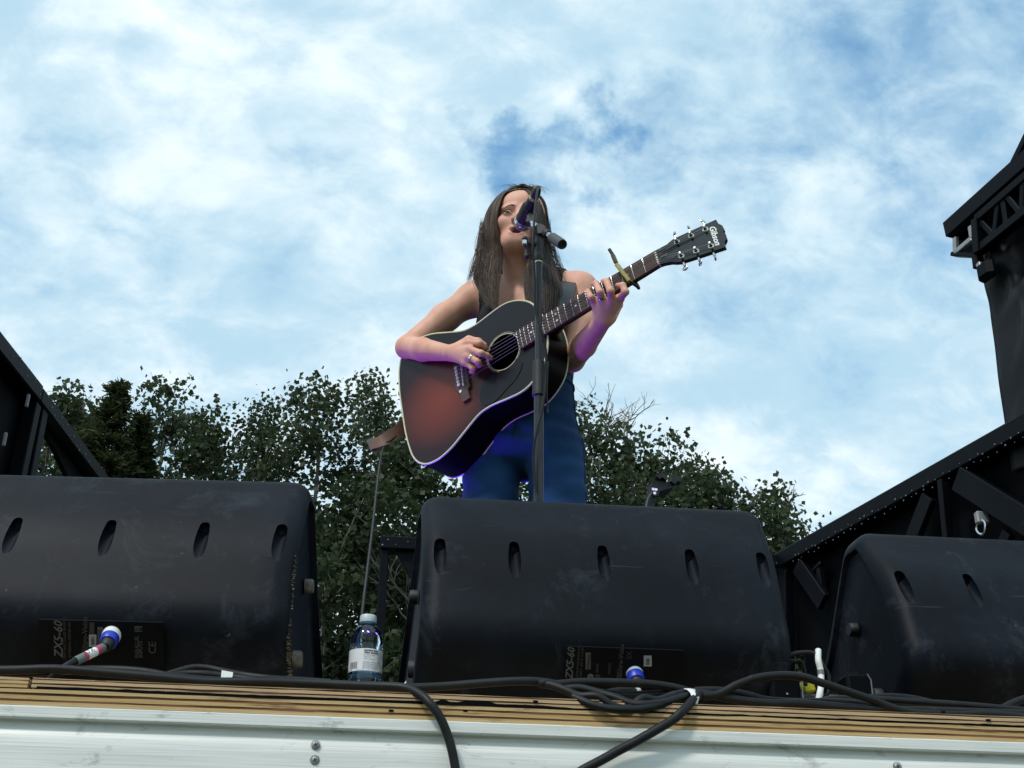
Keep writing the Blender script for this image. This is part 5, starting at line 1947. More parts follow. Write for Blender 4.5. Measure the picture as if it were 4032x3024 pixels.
# ------------------------------------------------------------------ body as one continuous surface
class Field:
    def __init__(self, lo, hi, h):
        self.lo = np.asarray(lo, float)
        self.h = h
        n = np.ceil((np.asarray(hi) - self.lo) / h).astype(int) + 1
        self.ax = [self.lo[k] + h * np.arange(n[k]) for k in range(3)]
        self.f = np.full(n, .3, np.float32)

    def sub(self, lo, hi):
        sl = []
        for k in range(3):
            i0 = max(0, int((lo[k] - self.lo[k]) / self.h))
            i1 = min(len(self.ax[k]), int((hi[k] - self.lo[k]) / self.h) + 2)
            if i1 <= i0:
                return None, None
            sl.append(slice(i0, i1))
        X, Y, Z = np.meshgrid(*[self.ax[k][sl[k]] for k in range(3)], indexing='ij', sparse=True)
        return tuple(sl), (X, Y, Z)

    def blend(self, sl, d, k, cut=False):
        a = self.f[sl]
        d = d.astype(np.float32)
        if cut:
            hh = np.clip(.5 - .5 * (a + d) / k, 0, 1)
            self.f[sl] = a * (1 - hh) - d * hh + k * hh * (1 - hh)
        else:
            hh = np.clip(.5 + .5 * (a - d) / k, 0, 1)
            self.f[sl] = a * (1 - hh) + d * hh - k * hh * (1 - hh)

    def cone(self, a, b, ra, rb, k=.012, flat=None, cut=False):
        a, b = np.asarray(a, float), np.asarray(b, float)
        mx = max(ra, rb) * (max(1, flat[1]) if flat else 1) + k * 1.2 + .012
        sl, xyz = self.sub(np.minimum(a, b) - mx, np.maximum(a, b) + mx)
        if sl is None:
            return
        ab = b - a
        q = [xyz[i] - a[i] for i in range(3)]
        if flat is not None:
            n = unit(flat[0])
            t_ = q[0] * n[0] + q[1] * n[1] + q[2] * n[2]
            q = [q[i] + n[i] * t_ * (1 / flat[1] - 1) for i in range(3)]
            ab = ab + n * (ab @ n) * (1 / flat[1] - 1)
        L2 = ab @ ab + 1e-12
        t = np.clip((q[0] * ab[0] + q[1] * ab[1] + q[2] * ab[2]) / L2, 0, 1)
        d = np.sqrt((q[0] - ab[0] * t) ** 2 + (q[1] - ab[1] * t) ** 2 + (q[2] - ab[2] * t) ** 2) - (ra + (rb - ra) * t)
        self.blend(sl, d, k, cut)

    def chain(self, pts, rs, k=.012, flat=None):
        for i in range(len(pts) - 1):
            self.cone(pts[i], pts[i + 1], rs[i], rs[i + 1], k if i == 0 else max(.004, k * .7), flat)

    def ell(self, c, axes, rad, k=.012, cut=False):
        c = np.asarray(c, float)
        rad = np.asarray(rad, float)
        mx = rad.max() + k * 1.2 + .012
        sl, xyz = self.sub(c - mx, c + mx)
        if sl is None:
            return
        q = [xyz[i] - c[i] for i in range(3)]
        l = [q[0] * a[0] + q[1] * a[1] + q[2] * a[2] for a in axes]
        k0 = np.sqrt(sum((l[i] / rad[i]) ** 2 for i in range(3))) + 1e-6
        k1 = np.sqrt(sum((l[i] / rad[i] ** 2) ** 2 for i in range(3))) + 1e-6
        self.blend(sl, k0 * (k0 - 1) / k1, k, cut)

    def mesh(self):
        f = self.f
        h = self.h
        s = f < 0
        nx, ny, nz = f.shape
        cnt = np.zeros((nx - 1, ny - 1, nz - 1), np.int8)
        for i in (0, 1):
            for j in (0, 1):
                for k in (0, 1):
                    cnt += s[i:nx - 1 + i, j:ny - 1 + j, k:nz - 1 + k]
        act = (cnt > 0) & (cnt < 8)
        idx = np.argwhere(act)
        ids = np.full(act.shape, -1, np.int32)
        ids[act] = np.arange(len(idx))
        acc = np.zeros((len(idx), 3))
        num = np.zeros(len(idx))
        I, J, K = idx.T
        for a in range(3):
            o1, o2 = [k for k in range(3) if k != a]
            for p in (0, 1):
                for q in (0, 1):
                    off = [0, 0, 0]
                    off[o1], off[o2] = p, q
                    off2 = list(off)
                    off2[a] = 1
                    fa = f[I + off[0], J + off[1], K + off[2]]
                    fb = f[I + off2[0], J + off2[1], K + off2[2]]
                    cr = (fa < 0) != (fb < 0)
                    t = np.where(cr, fa / np.where(fa - fb == 0, 1, fa - fb), 0)
                    pos = np.tile(np.array(off, float), (len(idx), 1))
                    pos[:, a] += t
                    acc[cr] += pos[cr]
                    num[cr] += 1
        verts = self.lo + (idx + acc / num[:, None]) * h
        faces = []
        for a in range(3):
            o1, o2 = (a + 1) % 3, (a + 2) % 3
            sl0 = [slice(None)] * 3
            sl1 = [slice(None)] * 3
            sl0[a], sl1[a] = slice(0, -1), slice(1, None)
            s0, s1 = s[tuple(sl0)], s[tuple(sl1)]
            e = np.argwhere(s0 != s1)
            e = e[(e[:, o1] > 0) & (e[:, o2] > 0) & (e[:, o1] < f.shape[o1] - 1) & (e[:, o2] < f.shape[o2] - 1)]
            flip = s0[e[:, 0], e[:, 1], e[:, 2]]
            quad = []
            for p, q in ((1, 1), (0, 1), (0, 0), (1, 0)):
                c = e.copy()
                c[:, o1] -= p
                c[:, o2] -= q
                quad.append(ids[c[:, 0], c[:, 1], c[:, 2]])
            quad = np.stack(quad, 1)
            quad[~flip] = quad[~flip][:, ::-1]
            faces.append(quad[(quad >= 0).all(1)])
        return verts, np.vstack(faces)


CZ = CAM[2]
FD, LD = V(-.5, -.866, 0), V(.866, -.5, 0)
UP = V(0, 0, 1)
RS, LS = V(.300, 3.165, 1.862 + CZ), V(.578, 3.005, 1.822 + CZ)
NB = (RS + LS) / 2 + V(0, .0, .035)
CC = V(.447, 3.095, 1.74 + CZ)
WC = V(.452, 3.115, 1.60 + CZ)
PC = V(.441, 3.13, 1.41 + CZ)
ER = P(1603, 1368, 3.155)
WR = GP(1768, 1390, .040)
EL = V(.541, 2.93, 1.557 + CZ)
WLf = V(.580, 2.705, 1.556 + CZ)


def torso(F, g=0.0):
    ax = (LD, FD, UP)
    F.cone(CC + UP * .02, WC, .092 + g, .080 + g, .03, (LD, 1.40))
    F.cone(WC, PC, .080 + g, .092 + g, .03, (LD, 1.36))
    F.ell(CC + UP * .07, ax, (.138 + g, .088 + g, .085 + g), .04)
    for s in (-1, 1):
        F.ell(CC + LD * s * .066 + FD * .062 + UP * -.01, ax, (.058 + g, .05 + g, .056 + g), .03)
    F.cone(NB + LD * -.02, RS + V(0, 0, -.005), .048 + g, .046 + g, .03)
    F.cone(NB + LD * .02, LS + V(0, 0, -.005), .048 + g, .046 + g, .03)


# head frame
fdh = unit(V(-.185, -.975, .04))
ldh = unit(np.cross(UP, -fdh) + UP * .10)
if ldh[0] < 0:
    ldh = -ldh
uph = unit(np.cross(ldh, fdh))
if uph[2] < 0:
    uph = -uph
HCn = P(2043, 842, 2.940) - fdh * .080


def hd(x, y, z):
    return HCn + ldh * x + fdh * y + uph * z


HAX = (ldh, fdh, uph)
body = Field((-.02, 2.52, 1.30 + CZ), (.76, 3.36, 2.18 + CZ), .0030)
torso(body)
body.cone(hd(0, -.015, -.07), NB + V(0, .0, .0), .050, .056, .025)
body.cone(hd(0, .005, -.085), NB + FD * .03 + UP * -.03, .036, .042, .02)
for s in (-1, 1):      # sternomastoid cords
    body.cone(hd(s * .045, -.01, -.07), NB + FD * .055 + LD * s * .015 + UP * -.035, .012, .010, .015)
# skull and face
body.ell(hd(0, -.012, .030), HAX, (.073, .094, .084), .02)
body.ell(hd(0, .036, .052), HAX, (.056, .050, .046), .03)
body.ell(hd(0, .026, -0.0296), HAX, (.055, .058, .080), .03)
body.cone(hd(-.012, .064, -0.0835), hd(.012, .064, -0.0835), .018, .018, .03)
for s in (-1, 1):
    body.cone(hd(s * .044, .004, -0.0478), hd(s * .015, .058, -0.0800), .018, .017, .028)
    body.ell(hd(s * .042, .058, -0.0226), HAX, (.024, .022, .020), .022)
    body.ell(hd(s * .031, .098, .000), HAX, (.019, .017, .011), .012, True)
    body.cone(hd(s * .014, .086, .019), hd(s * .044, .074, .022), .0085, .007, .010)
    body.ell(hd(s * .031, .0735, .000), HAX, (.0150, .0140, .0130), .004)
    body.ell(hd(s * .0115, .093, -0.0296), HAX, (.0075, .009, .0065), .006)
    body.ell(hd(s * .070, -.012, -0.0043), HAX, (.008, .018, .030), .008)
body.cone(hd(0, .085, .012), hd(0, .1035, -0.0278), .0062, .0088, .010)
body.cone(hd(-.015, .084, -0.0526), hd(.015, .084, -0.0526), .0055, .0055, .008)
body.cone(hd(0, .090, -0.0526), hd(0, .089, -0.0526), .0062, .0062, .008)
body.cone(hd(-.011, .082, -0.0726), hd(.011, .082, -0.0726), .0062, .0062, .008)
body.ell(hd(0, .095, -0.0622), HAX, (.0155, .030, .0092), .004, True)
# arms
body.chain([RS, RS * .55 + ER * .45 + V(0, 0, .006), ER], [.044, .039, .032], .03)
mfr = ER * .62 + WR * .38
body.chain([ER, mfr, WR], [.031, .0325, .0215], .012)
body.chain([LS, LS * .5 + EL * .5 + V(.012, .0, 0), EL], [.044, .039, .032], .03)
body.chain([EL, EL * .62 + WLf * .38, WLf], [.031, .0325, .0215], .012)
# picking hand
GPs = lambda *q: GP(*q)
mcp = [GP(1844, 1350, .052), GP(1849, 1376, .060), GP(1845, 1403, .058), GP(1834, 1428, .050)]
for q in mcp:
    body.cone(WR * .85 + q * .15, q, .0155, .0105, .012)
FR = [([mcp[0], GP(1888, 1352, .052), GP(1904, 1362, .035), GP(1915, 1371, .020)], (.0098, .0088, .0078, .0066)),
      ([mcp[1], GP(1893, 1391, .062), GP(1916, 1400, .042), GP(1932, 1409, .022)], (.0100, .0090, .0080, .0066)),
      ([mcp[2], GP(1881, 1424, .056), GP(1886, 1436, .036), GP(1880, 1440, .020)], (.0096, .0086, .0076, .0064)),
      ([mcp[3], GP(1862, 1450, .046), GP(1862, 1462, .030), GP(1854, 1464, .017)], (.0086, .0076, .0066, .0056)),
      ([GP(1795, 1372, .040), GP(1846, 1338, .036), GP(1884, 1344, .028), GP(1908, 1358, .018)], (.0145, .0112, .0092, .0070))]
for pts, rs in FR:
    body.chain(pts, rs, .006)
# fretting hand
mcl = [GP(2440, 1176, .012), GP(2408, 1184, .030), GP(2372, 1188, .034), GP(2342, 1190, .028)]
for q in mcl:
    body.cone(WLf * .88 + q * .12, q, .0180, .0120, .014)
FL = [([mcl[0], GP(2463, 1150, .044), GP(2452, 1124, .044), GP(2432, 1124, .022)], (.0100, .0088, .0080, .0064)),
      ([mcl[1], GP(2404, 1146, .058), GP(2388, 1108, .048), GP(2374, 1106, .022)], (.0100, .0090, .0082, .0064)),
      ([mcl[2], GP(2362, 1150, .060), GP(2346, 1116, .048), GP(2336, 1118, .022)], (.0096, .0086, .0078, .0062)),
      ([mcl[3], GP(2328, 1172, .050), GP(2316, 1150, .042), GP(2312, 1146, .022)], (.0092, .0082, .0074, .0060)),
      ([WLf * .7 + mcl[1] * .3 + GW * -.02, G(.150, .032, -.030), G(.140, .004, -.034), G(.128, -.022, -.026)], (.0160, .0125, .0105, .0080))]
for pts, rs in FL:
    body.chain(pts, rs, .006)
bv, bf = body.mesh()

# skin
m, nt, b = base_mat('skin')
N = nt.nodes.new
at = N('ShaderNodeAttribute')
at.attribute_name = 'lip'
n1 = N('ShaderNodeTexNoise')
n1.inputs['Scale'].default_value = 26
n1.inputs['Detail'].default_value = 6
lin(nt, N('ShaderNodeTexCoord').outputs['Object'], n1.inputs['Vector'])
r = N('ShaderNodeValToRGB')
r.color_ramp.elements[0].position = .3
r.color_ramp.elements[1].position = .7
r.color_ramp.elements[0].color = (.60, .305, .215, 1)
r.color_ramp.elements[1].color = (.71, .385, .280, 1)
lin(nt, n1.outputs['Fac'], r.inputs[0])
mx = N('ShaderNodeMix')
mx.data_type = 'RGBA'
lin(nt, at.outputs['Fac'], mx.inputs['Factor'])
lin(nt, r.outputs[0], mx.inputs['A'])
mx.inputs['B'].default_value = (.36, .13, .105, 1)
lin(nt, mx.outputs['Result'], b.inputs['Base Color'])
b.inputs['Roughness'].default_value = .55
b.inputs['Specular IOR Level'].default_value = .32
n2 = N('ShaderNodeTexNoise')
n2.inputs['Scale'].default_value = 240
n2.inputs['Detail'].default_value = 5
lin(nt, nt.nodes['Texture Coordinate'].outputs['Object'], n2.inputs['Vector'])
bp = N('ShaderNodeBump')
bp.inputs['Strength'].default_value = .25
bp.inputs['Distance'].default_value = .001
lin(nt, n2.outputs['Fac'], bp.inputs['Height'])
lin(nt, bp.outputs[0], b.inputs['Normal'])
b.inputs['Subsurface Weight'].default_value = .12
b.inputs['Subsurface Radius'].default_value = (.012, .005, .003)
b.inputs['Subsurface Scale'].default_value = .6
M['skin'] = m

singer = thing('person', 'singing person with long brown hair, black sleeveless top and blue jeans', 'person', (.45, 3.12, STZ))
me = np_mesh('body', bv, bf)
lx, ly, lz = (bv - HCn) @ ldh, (bv - HCn) @ fdh, (bv - HCn) @ uph
lip = np.exp(-(np.minimum(np.abs(lz + .0528), np.abs(lz + .0726)) / .0045) ** 4) * .8 * (np.abs(lx) < .022) * (ly > .074)
inside = 0
cheek = .32 * np.exp(-((np.abs(lx) - .042) / .022) ** 2 - ((lz + .030) / .022) ** 2) * (ly > .02)
tipn = .25 * np.exp(-(lx / .015) ** 2 - ((lz + .028) / .014) ** 2) * (ly > .08)
a_ = me.attributes.new('lip', 'FLOAT', 'POINT')
a_.data.foreach_set('value', np.clip(lip + inside + cheek + tipn, 0, 1).astype(np.float32))
part(me, 'body', M['skin'], singer, True, 180)
mi = MB().ball(V(0, 0, 0), (.0150, .012, .0085), 16, 10)
mi.v = [tuple(hd(a + 0, .070 + b__, -.0622 + c)) for a, b__, c in mi.v]
part(mi, 'mouth_interior', mat('mouth_dark', (.020, .006, .006), .5), singer, True)
# eyes and brows
for s in (-1, 1):
    ev = MB()
    c = hd(s * .031, .0770, -.0005)
    ev.lathe([(.0005, .0125), (.006, .0108), (.0102, .006), (.0122, .0)], c, fdh, 20, False)
    # almond opening: squash vertically
    ev.v = [tuple(np.asarray(q) - uph * ((np.asarray(q) - c) @ uph) * .64) for q in ev.v]
    part(ev, 'eye', mat('eye_white', (.20, .17, .16), .3), singer, True)
    ir = MB().lathe([(.0004, .0135), (.0030, .0131), (.0052, .0118)], c + ldh * -.0012, fdh, 14, False)
    ir.v = [tuple(np.asarray(q) - uph * ((np.asarray(q) - c) @ uph) * .42) for q in ir.v]
    part(ir, 'iris', mat('iris_brown', (.018, .010, .006), .15), singer, True)
    la = [hd(s * .0165, .0865, -.002), hd(s * .024, .0905, .0042), hd(s * .032, .0905, .0052), hd(s * .040, .0860, .0030), hd(s * .0475, .0785, -.002)]
    part(MB().tube(catmull(la, 4), [.0006, .0016, .0018, .0016, .0008], 6), 'eyelash', mat('lash_dark', (.012, .008, .006), .6), singer, True)
    lb = [hd(s * .018, .0885, -.0055), hd(s * .031, .0895, -.0075), hd(s * .044, .0815, -.0045)]
    part(MB().tube(catmull(lb, 4), .0007, 5), 'eyelash', mat('lash_dark', (.05, .03, .022), .6), singer, True)
    eb = [hd(s * .0120, .0955, .0175), hd(s * .022, .0945, .0190), hd(s * .034, .0885, .0175), hd(s * .047, .0765, .0115)]
    part(MB().tube(catmull(eb, 5), [.0014, .0019, .0015, .0005], 6, True, .8), 'eyebrow', mat('brow_brown', (.045, .026, .018), .7), singer, True)

# black sleeveless top: the torso a few millimetres larger, cut by neckline, straps and armholes
tf = Field((.18, 2.86, 1.50 + CZ), (.74, 3.34, 1.97 + CZ), .0036)
torso(tf, .0055)
X, Y, Z = np.meshgrid(*tf.ax, indexing='ij', sparse=True)
sl_ = (X - NB[0]) * LD[0] + (Y - NB[1]) * LD[1]
dp = (X - NB[0]) * FD[0] + (Y - NB[1]) * FD[1]
top_h = np.interp(np.abs(sl_), [0, .03, .068, .078, .122, .130, .20], [1.69, 1.715, 1.80, 1.98, 1.98, 1.80, 1.715]) + CZ
top_b = np.interp(np.abs(sl_), [0, .078, .082, .122, .130, .20], [1.84, 1.86, 1.98, 1.98, 1.80, 1.715]) + CZ
g_ = Z - np.where(dp > -.01, top_h, top_b)
tf.f = np.maximum(tf.f, np.clip(g_ * .35, -.3, .3).astype(np.float32))
tf.f = np.maximum(tf.f, (1.53 + CZ - Z).astype(np.float32) + 0 * tf.f)
tv, tfc = tf.mesh()
M['top_black'] = mat('black_satin_top', (.005, .0055, .0075), .55, spec=.2, var=.3, scale=14, bump=.2, bscale=400)
part(np_mesh('sleeveless_top', tv, tfc), 'sleeveless_top', M['top_black'], singer, True, 180)

# jeans
jf = Field((.14, 2.80, STZ - .01), (.80, 3.46, 1.64 + CZ), .0055)
HIPR, HIPL = PC + LD * -.091 + UP * -.02, PC + LD * .091 + UP * -.02
jf.cone(WC + UP * .0, PC + UP * .02, .087, .106, .03, (LD, 1.42))
jf.ell(PC + UP * -.03 - FD * .02, (LD, FD, UP), (.160, .115, .075), .03)
KR, KL = V(.335, 3.12, STZ + .47), V(.537, 3.06, STZ + .47)
AR, AL = V(.335, 3.19, STZ + .09), V(.56, 3.10, STZ + .09)
jf.chain([HIPR + UP * -.04, HIPR * .45 + KR * .55, KR, AR], [.079, .073, .058, .048], .012)
jf.chain([HIPL + UP * -.04, HIPL * .45 + KL * .55, KL, AL], [.079, .073, .058, .048], .012)
X, Y, Z = np.meshgrid(*jf.ax, indexing='ij', sparse=True)
jf.f = np.maximum(jf.f, (Z - (1.592 + CZ)).astype(np.float32) + 0 * jf.f)
jv, jfc = jf.mesh()
# creases across the hips and behind the knees
cx = (jv - PC) @ LD
cz = jv[:, 2] - PC[2]
wr = .0026 * np.sin(cz * 120 + cx * 22 + 1.5 * np.sin(cx * 16)) * np.exp(-((cz + .02) / .10) ** 2) + .0020 * np.sin(cz * 95 - np.abs(cx) * 40) * np.exp(-((cz + .16) / .10) ** 2)
ctr = np.where((cx < 0)[:, None], np.stack([np.interp(jv[:, 2], [STZ, KR[2], PC[2]], [AR[k], KR[k], HIPR[k]]) for k in range(2)], 1),
               np.stack([np.interp(jv[:, 2], [STZ, KL[2], PC[2]], [AL[k], KL[k], HIPL[k]]) for k in range(2)], 1))
dr = jv[:, :2] - ctr
dr /= np.linalg.norm(dr, axis=1)[:, None] + 1e-6
jv[:, :2] += dr * wr[:, None]
m, nt, b = base_mat('denim')
N = nt.nodes.new
tc = N('ShaderNodeTexCoord')
n1 = N('ShaderNodeTexNoise')
n1.inputs['Scale'].default_value = 7
n1.inputs['Detail'].default_value = 8
lin(nt, tc.outputs['Object'], n1.inputs['Vector'])
r = N('ShaderNodeValToRGB')
r.color_ramp.elements[0].position = .32
r.color_ramp.elements[1].position = .70
r.color_ramp.elements[0].color = (.0065, .028, .078, 1)
r.color_ramp.elements[1].color = (.018, .066, .170, 1)
lin(nt, n1.outputs['Fac'], r.inputs[0])
lin(nt, r.outputs[0], b.inputs['Base Color'])
b.inputs['Roughness'].default_value = .85
b.inputs['Sheen Weight'].default_value = .03
b.inputs['Specular IOR Level'].default_value = .15
wv = N('ShaderNodeTexWave')
wv.inputs['Scale'].default_value = 260
wv.bands_direction = 'DIAGONAL'
lin(nt, tc.outputs['Object'], wv.inputs['Vector'])
bp = N('ShaderNodeBump')
bp.inputs['Strength'].default_value = .25
bp.inputs['Distance'].default_value = .001
lin(nt, wv.outputs['Fac'], bp.inputs['Height'])
lin(nt, bp.outputs[0], b.inputs['Normal'])
M['denim'] = m
jo = part(np_mesh('jeans', jv, jfc), 'jeans', m, singer, True, 180)
ORG[jo] = ORG[singer]


def on_jeans(pts):
    out = []
    for q in pts:
        i_ = ((jv - q) ** 2).sum(1).argmin()
        n_ = unit(np.r_[jv[i_][:2] - ctr[i_], 0])
        out.append(jv[i_] + n_ * .0008)
    return catmull(out, 3)


M['stitch'] = mat('denim_seam', (.004, .014, .036), .9)
M['thread'] = mat('seam_thread', (.10, .075, .03), .8)
sd = PC + LD * .2
part(MB().tube(on_jeans([sd + UP * z_ for z_ in np.linspace(.17, -.75, 24)]), .0012, 6), 'side_seam', M['stitch'], jo, True)
part(MB().tube(on_jeans([PC + FD * .2 + LD * .02 + UP * z_ for z_ in np.linspace(.16, -.05, 8)]), .0026, 6), 'fly_seam', M['stitch'], jo, True)
part(MB().tube(on_jeans([PC + FD * .2 + LD * l_ + UP * z_ for l_, z_ in ((.07, .165), (.09, .12), (.13, .09), (.17, .08))]), .0022, 6), 'pocket_seam', M['stitch'], jo, True)
part(MB().tube(on_jeans([WC + (FD * cos(a_) + LD * sin(a_)) * .25 + UP * -.045 for a_ in np.linspace(-2.2, 2.2, 26)]), .0026, 6), 'waistband_seam', M['stitch'], jo, True)
for a_, s in ((AR, -1), (AL, 1)):
    sh = Field(a_ + V(-.16, -.28, -.10), a_ + V(.14, .12, .06), .006)
    sh.chain([a_ + V(0, .03, -.045), a_ + V(-.03, -.07, -.052), a_ + V(-.07, -.16, -.058)], [.040, .040, .030], .02)
    sh.cone(a_, a_ + V(0, .01, -.05), .045, .045, .02)
    X, Y, Z = np.meshgrid(*sh.ax, indexing='ij', sparse=True)
    sh.f = np.maximum(sh.f, (STZ + .001 - Z).astype(np.float32) + 0 * sh.f)
    v_, f_ = sh.mesh()
    part(np_mesh('boot', v_, f_), 'boot', M['rubber'], singer, True, 180)
# rings
rc, rd2 = mcp[2] * .62 + FR[2][0][1] * .38, FR[2][0][1] - mcp[2]
part(MB().lathe([(.0100, -.003), (.0112, -.003), (.0112, .003), (.0100, .003)], rc, rd2, 18, False), 'finger_ring', M['nickel'], singer, True)
rc, rd2 = mcl[2] * .5 + FL[2][0][1] * .5, FL[2][0][1] - mcl[2]
part(MB().lathe([(.0106, -.002), (.0116, -.002), (.0116, .002), (.0106, .002)], rc, rd2, 18, False), 'finger_ring', M['nickel'], singer, True)

# hair
def hair_mat():
    m, nt, b = base_mat('brown_hair')
    N = nt.nodes.new
    at = N('ShaderNodeAttribute')
    at.attribute_name = 'tint'
    r = N('ShaderNodeValToRGB')
    r.color_ramp.elements[0].color = (.014, .0085, .0062, 1)
    r.color_ramp.elements[1].color = (.125, .077, .050, 1)
    lin(nt, at.outputs['Fac'], r.inputs[0])
    lin(nt, r.outputs[0], b.inputs['Base Color'])
    b.inputs['Roughness'].default_value = .36
    b.inputs['Specular IOR Level'].default_value = .35
    return m


M['hair'] = hair_mat()
hr = np.random.default_rng(42)
HV, HF, HT = [], [], []


def strand(pts, r0, tint, seg=3):
    c = catmull(pts, 4)
    n = len(c)
    T = np.gradient(c, axis=0)
    T /= np.linalg.norm(T, axis=1)[:, None] + 1e-9
    s = np.cross(T, V(.3, -1, .1))
    s /= np.linalg.norm(s, axis=1)[:, None] + 1e-9
    u = np.cross(T, s)
    rr = r0 * np.interp(np.linspace(0, 1, n), [0, .1, .8, 1], [.7, 1, .8, .12])
    base = sum(len(x) for x in HV)
    ring = []
    for k in range(seg):
        a = 2 * pi * k / seg
        ring.append(c + (s * cos(a) + u * sin(a)) * rr[:, None])
    HV.append(np.stack(ring, 1).reshape(-1, 3))
    HT.append(np.full(n * seg, tint))
    i = np.arange(n - 1)[:, None] * seg
    for k in range(seg):
        k2 = (k + 1) % seg
        HF.append(base + np.concatenate([i + k, i + k2, i + seg + k2, i + seg + k], 1))


def panel(levels, n, r0=.00075, jit=.005, shade=(.15, .95)):
    """levels: (inner px, inner py, inner Y, outer px, outer py, outer Y)"""
    A = np.array([P(l[0], l[1], l[2]) for l in levels])
    B = np.array([P(l[3], l[4], l[5]) for l in levels])
    k = len(levels)
    for i in range(n):
        t = hr.uniform(0, 1)
        bow = sin(pi * t)
        pts = []
        wob = hr.normal(0, 1, 3)
        for j in range(k):
            tt = np.clip(t + hr.normal(0, .012) * (j > 0), -.02, 1.03)
            p = A[j] * (1 - tt) + B[j] * tt
            p = p + V(0, -1, 0) * (.018 * bow * min(1, j / 2) + hr.normal(0, jit * .22)) + wob * jit * (j / k) * .6 + hr.normal(0, jit * .10, 3)
            pts.append(p)
        cut = hr.integers(max(3, k - 4), k + 1)
        strand(pts[:cut], r0 * hr.uniform(.6, 1.5), np.clip(shade[0] + (shade[1] - shade[0]) * (.5 + .32 * sin(t * 17 + 2 * sin(t * 5)) + .10 * hr.normal()), 0, 1))


cr = hd(.004, .050, .108)
# picture-left curtain, falling in front of her right shoulder
panel([(2034, 746, 2.985, 2012, 738, 3.03), (1990, 758, 2.965, 1958, 778, 3.04), (1966, 805, 2.955, 1922, 826, 3.05), (1956, 866, 2.955, 1906, 876, 3.05), (1962, 935, 2.965, 1896, 930, 3.04),
       (1976, 990, 2.975, 1886, 985, 3.03), (1976, 1045, 2.975, 1876, 1040, 3.02), (1966, 1105, 2.965, 1868, 1095, 3.01), (1962, 1170, 2.955, 1884, 1140, 3.00), (1958, 1250, 2.945, 1918, 1200, 2.98)], 2300)
# picture-right curtain, over her left shoulder and chest
panel([(2036, 746, 2.985, 2052, 738, 3.03), (2078, 756, 2.935, 2100, 772, 3.01), (2102, 800, 2.915, 2130, 815, 2.99), (2110, 866, 2.905, 2148, 872, 2.98), (2110, 930, 2.905, 2158, 935, 2.98),
       (2096, 975, 2.92, 2167, 990, 3.0), (2078, 1030, 2.94, 2182, 1045, 2.97), (2066, 1090, 2.925, 2196, 1098, 2.94), (2068, 1160, 2.905, 2208, 1145, 2.92), (2085, 1240, 2.88, 2200, 1205, 2.90), (2105, 1300, 2.87, 2180, 1260, 2.88)], 2500, shade=(.0, .5))
# behind neck
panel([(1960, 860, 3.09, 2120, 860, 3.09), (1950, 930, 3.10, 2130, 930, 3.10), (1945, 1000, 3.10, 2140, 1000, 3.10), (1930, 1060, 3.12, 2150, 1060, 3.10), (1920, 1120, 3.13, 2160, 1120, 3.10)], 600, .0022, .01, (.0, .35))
# crown seen from below the hairline
for i in range(700):
    a = hr.uniform(-1, 1)
    s = 1 if a > 0 else -1
    x = abs(a)
    p0 = hd(s * .004 * hr.uniform(0, 1), .070 - .05 * hr.uniform(0, 1) ** 2, .104 + hr.uniform(0, .010))
    pts = [p0, hd(s * (.028 + .01 * x), .066 - .04 * x, .100 + hr.normal(0, .003)), hd(s * (.058 + .006 * x), .050 - .05 * x, .074 + hr.normal(0, .003)), hd(s * (.076 + .004 * x), .020 - .06 * x, .035), hd(s * .082, .005 - .06 * x, -.02), hd(s * .084, -.005 - .05 * x, -.08)]
    strand(pts, .0011 * hr.uniform(.6, 1.3), hr.uniform(.1, .8))
# loose flyaway hairs
for i in range(34):
    a = hr.uniform(-1, 1)
    p0 = hd(.02 * a, .050, .112)
    hgt = hr.uniform(.004, .016)
    strand([p0, p0 + uph * hgt + ldh * a * .018, p0 + uph * hgt * .9 + ldh * a * .04, p0 - uph * hr.uniform(.002, .02) + ldh * a * hr.uniform(.06, .075)], .0004, .5)
for lv in (((1905, 880), (1890, 960), (1872, 1040), (1850, 1110)), ((2150, 870), (2168, 960), (2192, 1040), (2235, 1120))):
    for i in range(50):
        pts = [P(x + hr.normal(0, 5) + (-1 if lv[0][0] < 2000 else 1) * hr.uniform(0, 10), y + hr.normal(0, 12), 3.0 + hr.normal(0, .03)) for x, y in lv]
        strand(pts, .0005, .6)
me = np_mesh('hair', np.vstack(HV), np.vstack(HF))
set_tint(me, np.concatenate(HT))
hair = part(me, 'hair', M['hair'], singer, True, 180)
# scalp of hair under the strands
hf = Field(HCn - .13, HCn + .14, .0035)
hf.ell(hd(0, -.018, .033), HAX, (.079, .098, .090), .01)
hf.ell(hd(0, .026, .062), HAX, (.068, .060, .052), .02)
hf.ell(hd(0, -.045, -.04), HAX, (.075, .06, .10), .03)
X, Y, Z = np.meshgrid(*hf.ax, indexing='ij', sparse=True)
q = [X - HCn[0], Y - HCn[1], Z - HCn[2]]
qx, qy, qz = [q[0] * a[0] + q[1] * a[1] + q[2] * a[2] for a in HAX]
lim = np.interp(qz - .35 * np.clip(np.abs(qx) - .03, 0, 1), [-.15, -.03, .02, .050, .075, .090, .125], [-.015, -.005, .022, .040, .056, .074, .13])
hf.f = np.maximum(hf.f, (qy - lim).astype(np.float32))
v_, f_ = hf.mesh()
me = np_mesh('scalp_hair', v_, f_)
set_tint(me, np.full(len(v_), .15))
part(me, 'scalp_hair', M['hair'], hair, True, 180)

# guitar strap: slate front half over her left shoulder, brown leather tail on the end pin
M['strap_slate'] = mat('strap_slate', (.014, .022, .027), .5, var=.2, scale=30)
M['leather'] = mat('brown_leather', (.11, .045, .022), .55, var=.3, scale=40, bump=.2, bscale=200)
M['leather_dark'] = mat('dark_leather', (.018, .012, .010), .5, var=.3, scale=40)


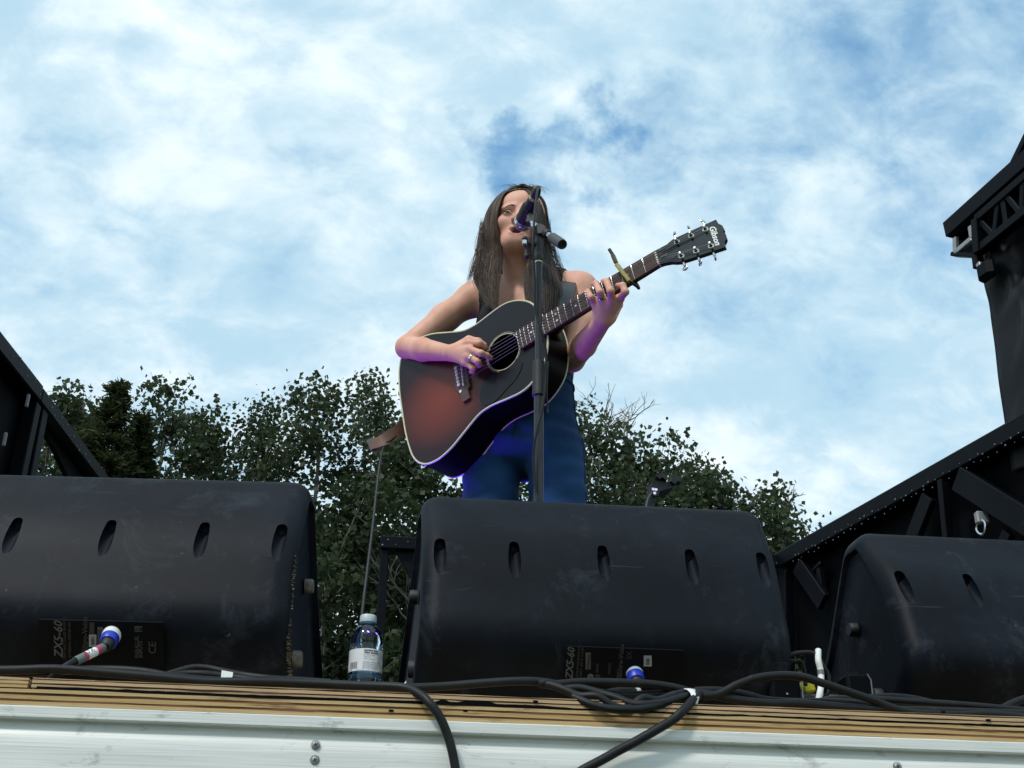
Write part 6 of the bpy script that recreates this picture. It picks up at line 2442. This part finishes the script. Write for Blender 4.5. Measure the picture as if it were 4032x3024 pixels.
def band(pts, wdirs, width, th=.003, n=6):
    c = catmull(pts, n)
    w = catmull(wdirs, n)
    rings = []
    for i in range(len(c)):
        T = unit(c[min(i + 1, len(c) - 1)] - c[max(i - 1, 0)])
        s = unit(w[i] - T * (w[i] @ T))
        nn_ = np.cross(T, s)
        rings.append([c[i] - s * width / 2 - nn_ * th / 2, c[i] + s * width / 2 - nn_ * th / 2, c[i] + s * width / 2 + nn_ * th / 2, c[i] - s * width / 2 + nn_ * th / 2])
    return MB().strip(rings, True, True)


stp = thing('guitar_strap', 'slate guitar strap over the shoulder with brown leather tail at the left', 'strap', tuple(G(.85, 0, -.06)))
sh1 = P(2232, 1098, 3.01)
part(band([P(2168, 1312, 2.905), P(2192, 1250, 2.885), P(2215, 1180, 2.905), P(2229, 1122, 2.945), sh1 + V(.0, .02, .004), sh1 + V(-.012, .09, -.02), sh1 + V(-.06, .16, -.12), V(.40, 3.255, 1.66 + CZ), V(.30, 3.29, 1.57 + CZ)],
          [V(1, .2, .15), V(1, .1, .15), V(1, .0, .1), V(1, -.1, 0), V(1, -.3, 0), V(1, -.2, 0), V(1, .2, .4), V(.5, .2, .9), V(.3, .2, 1)], .052), 'front_strap', M['strap_slate'], stp, True)
e0 = G(.846, 0, -.06)
e1 = P(1508, 1738, 3.22)
e2 = P(1452, 1757, 3.26)
part(band([V(.30, 3.29, 1.57 + CZ), V(.16, 3.36, 1.52 + CZ), G(.875, -.01, -.16), G(.885, .0, -.11), G(.875, .0, -.07), G(.850, .0, -.052)], [V(.2, 0, 1)] * 6, .034), 'tail_strap', M['leather'], stp, True)
part(band([e0 + GW * .004, P(1520, 1728, 3.19), P(1462, 1750, 3.21)], [V(.3, 0, 1)] * 3, .036, .004), 'tail_tab', M['leather'], stp, True)
part(band([P(1475, 1745, 3.208), P(1452, 1756, 3.212)], [V(.3, 0, 1)] * 2, .038, .0055), 'tail_tip', M['leather_dark'], stp)
cc_ = catmull([G(.862, 0, -.06), P(1545, 1728, 3.19), P(1522, 1745, 3.19), P(1505, 1780, 3.19), P(1494, 1840, 3.18), P(1482, 1940, 3.15), P(1468, 2070, 3.10), P(1452, 2200, 3.05), P(1436, 2330, 3.0), P(1426, 2420, 2.95), P(1418, 2520, 2.9), V(.0, 2.85, STZ + .004)], 8)
solo(MB().tube(cc_, .0036, 8), 'guitar_cable', M['rubber'], 'thin dark cable hanging from the guitar tail down behind the bottle', 'cable', tuple(cc_[-1]), None, True)
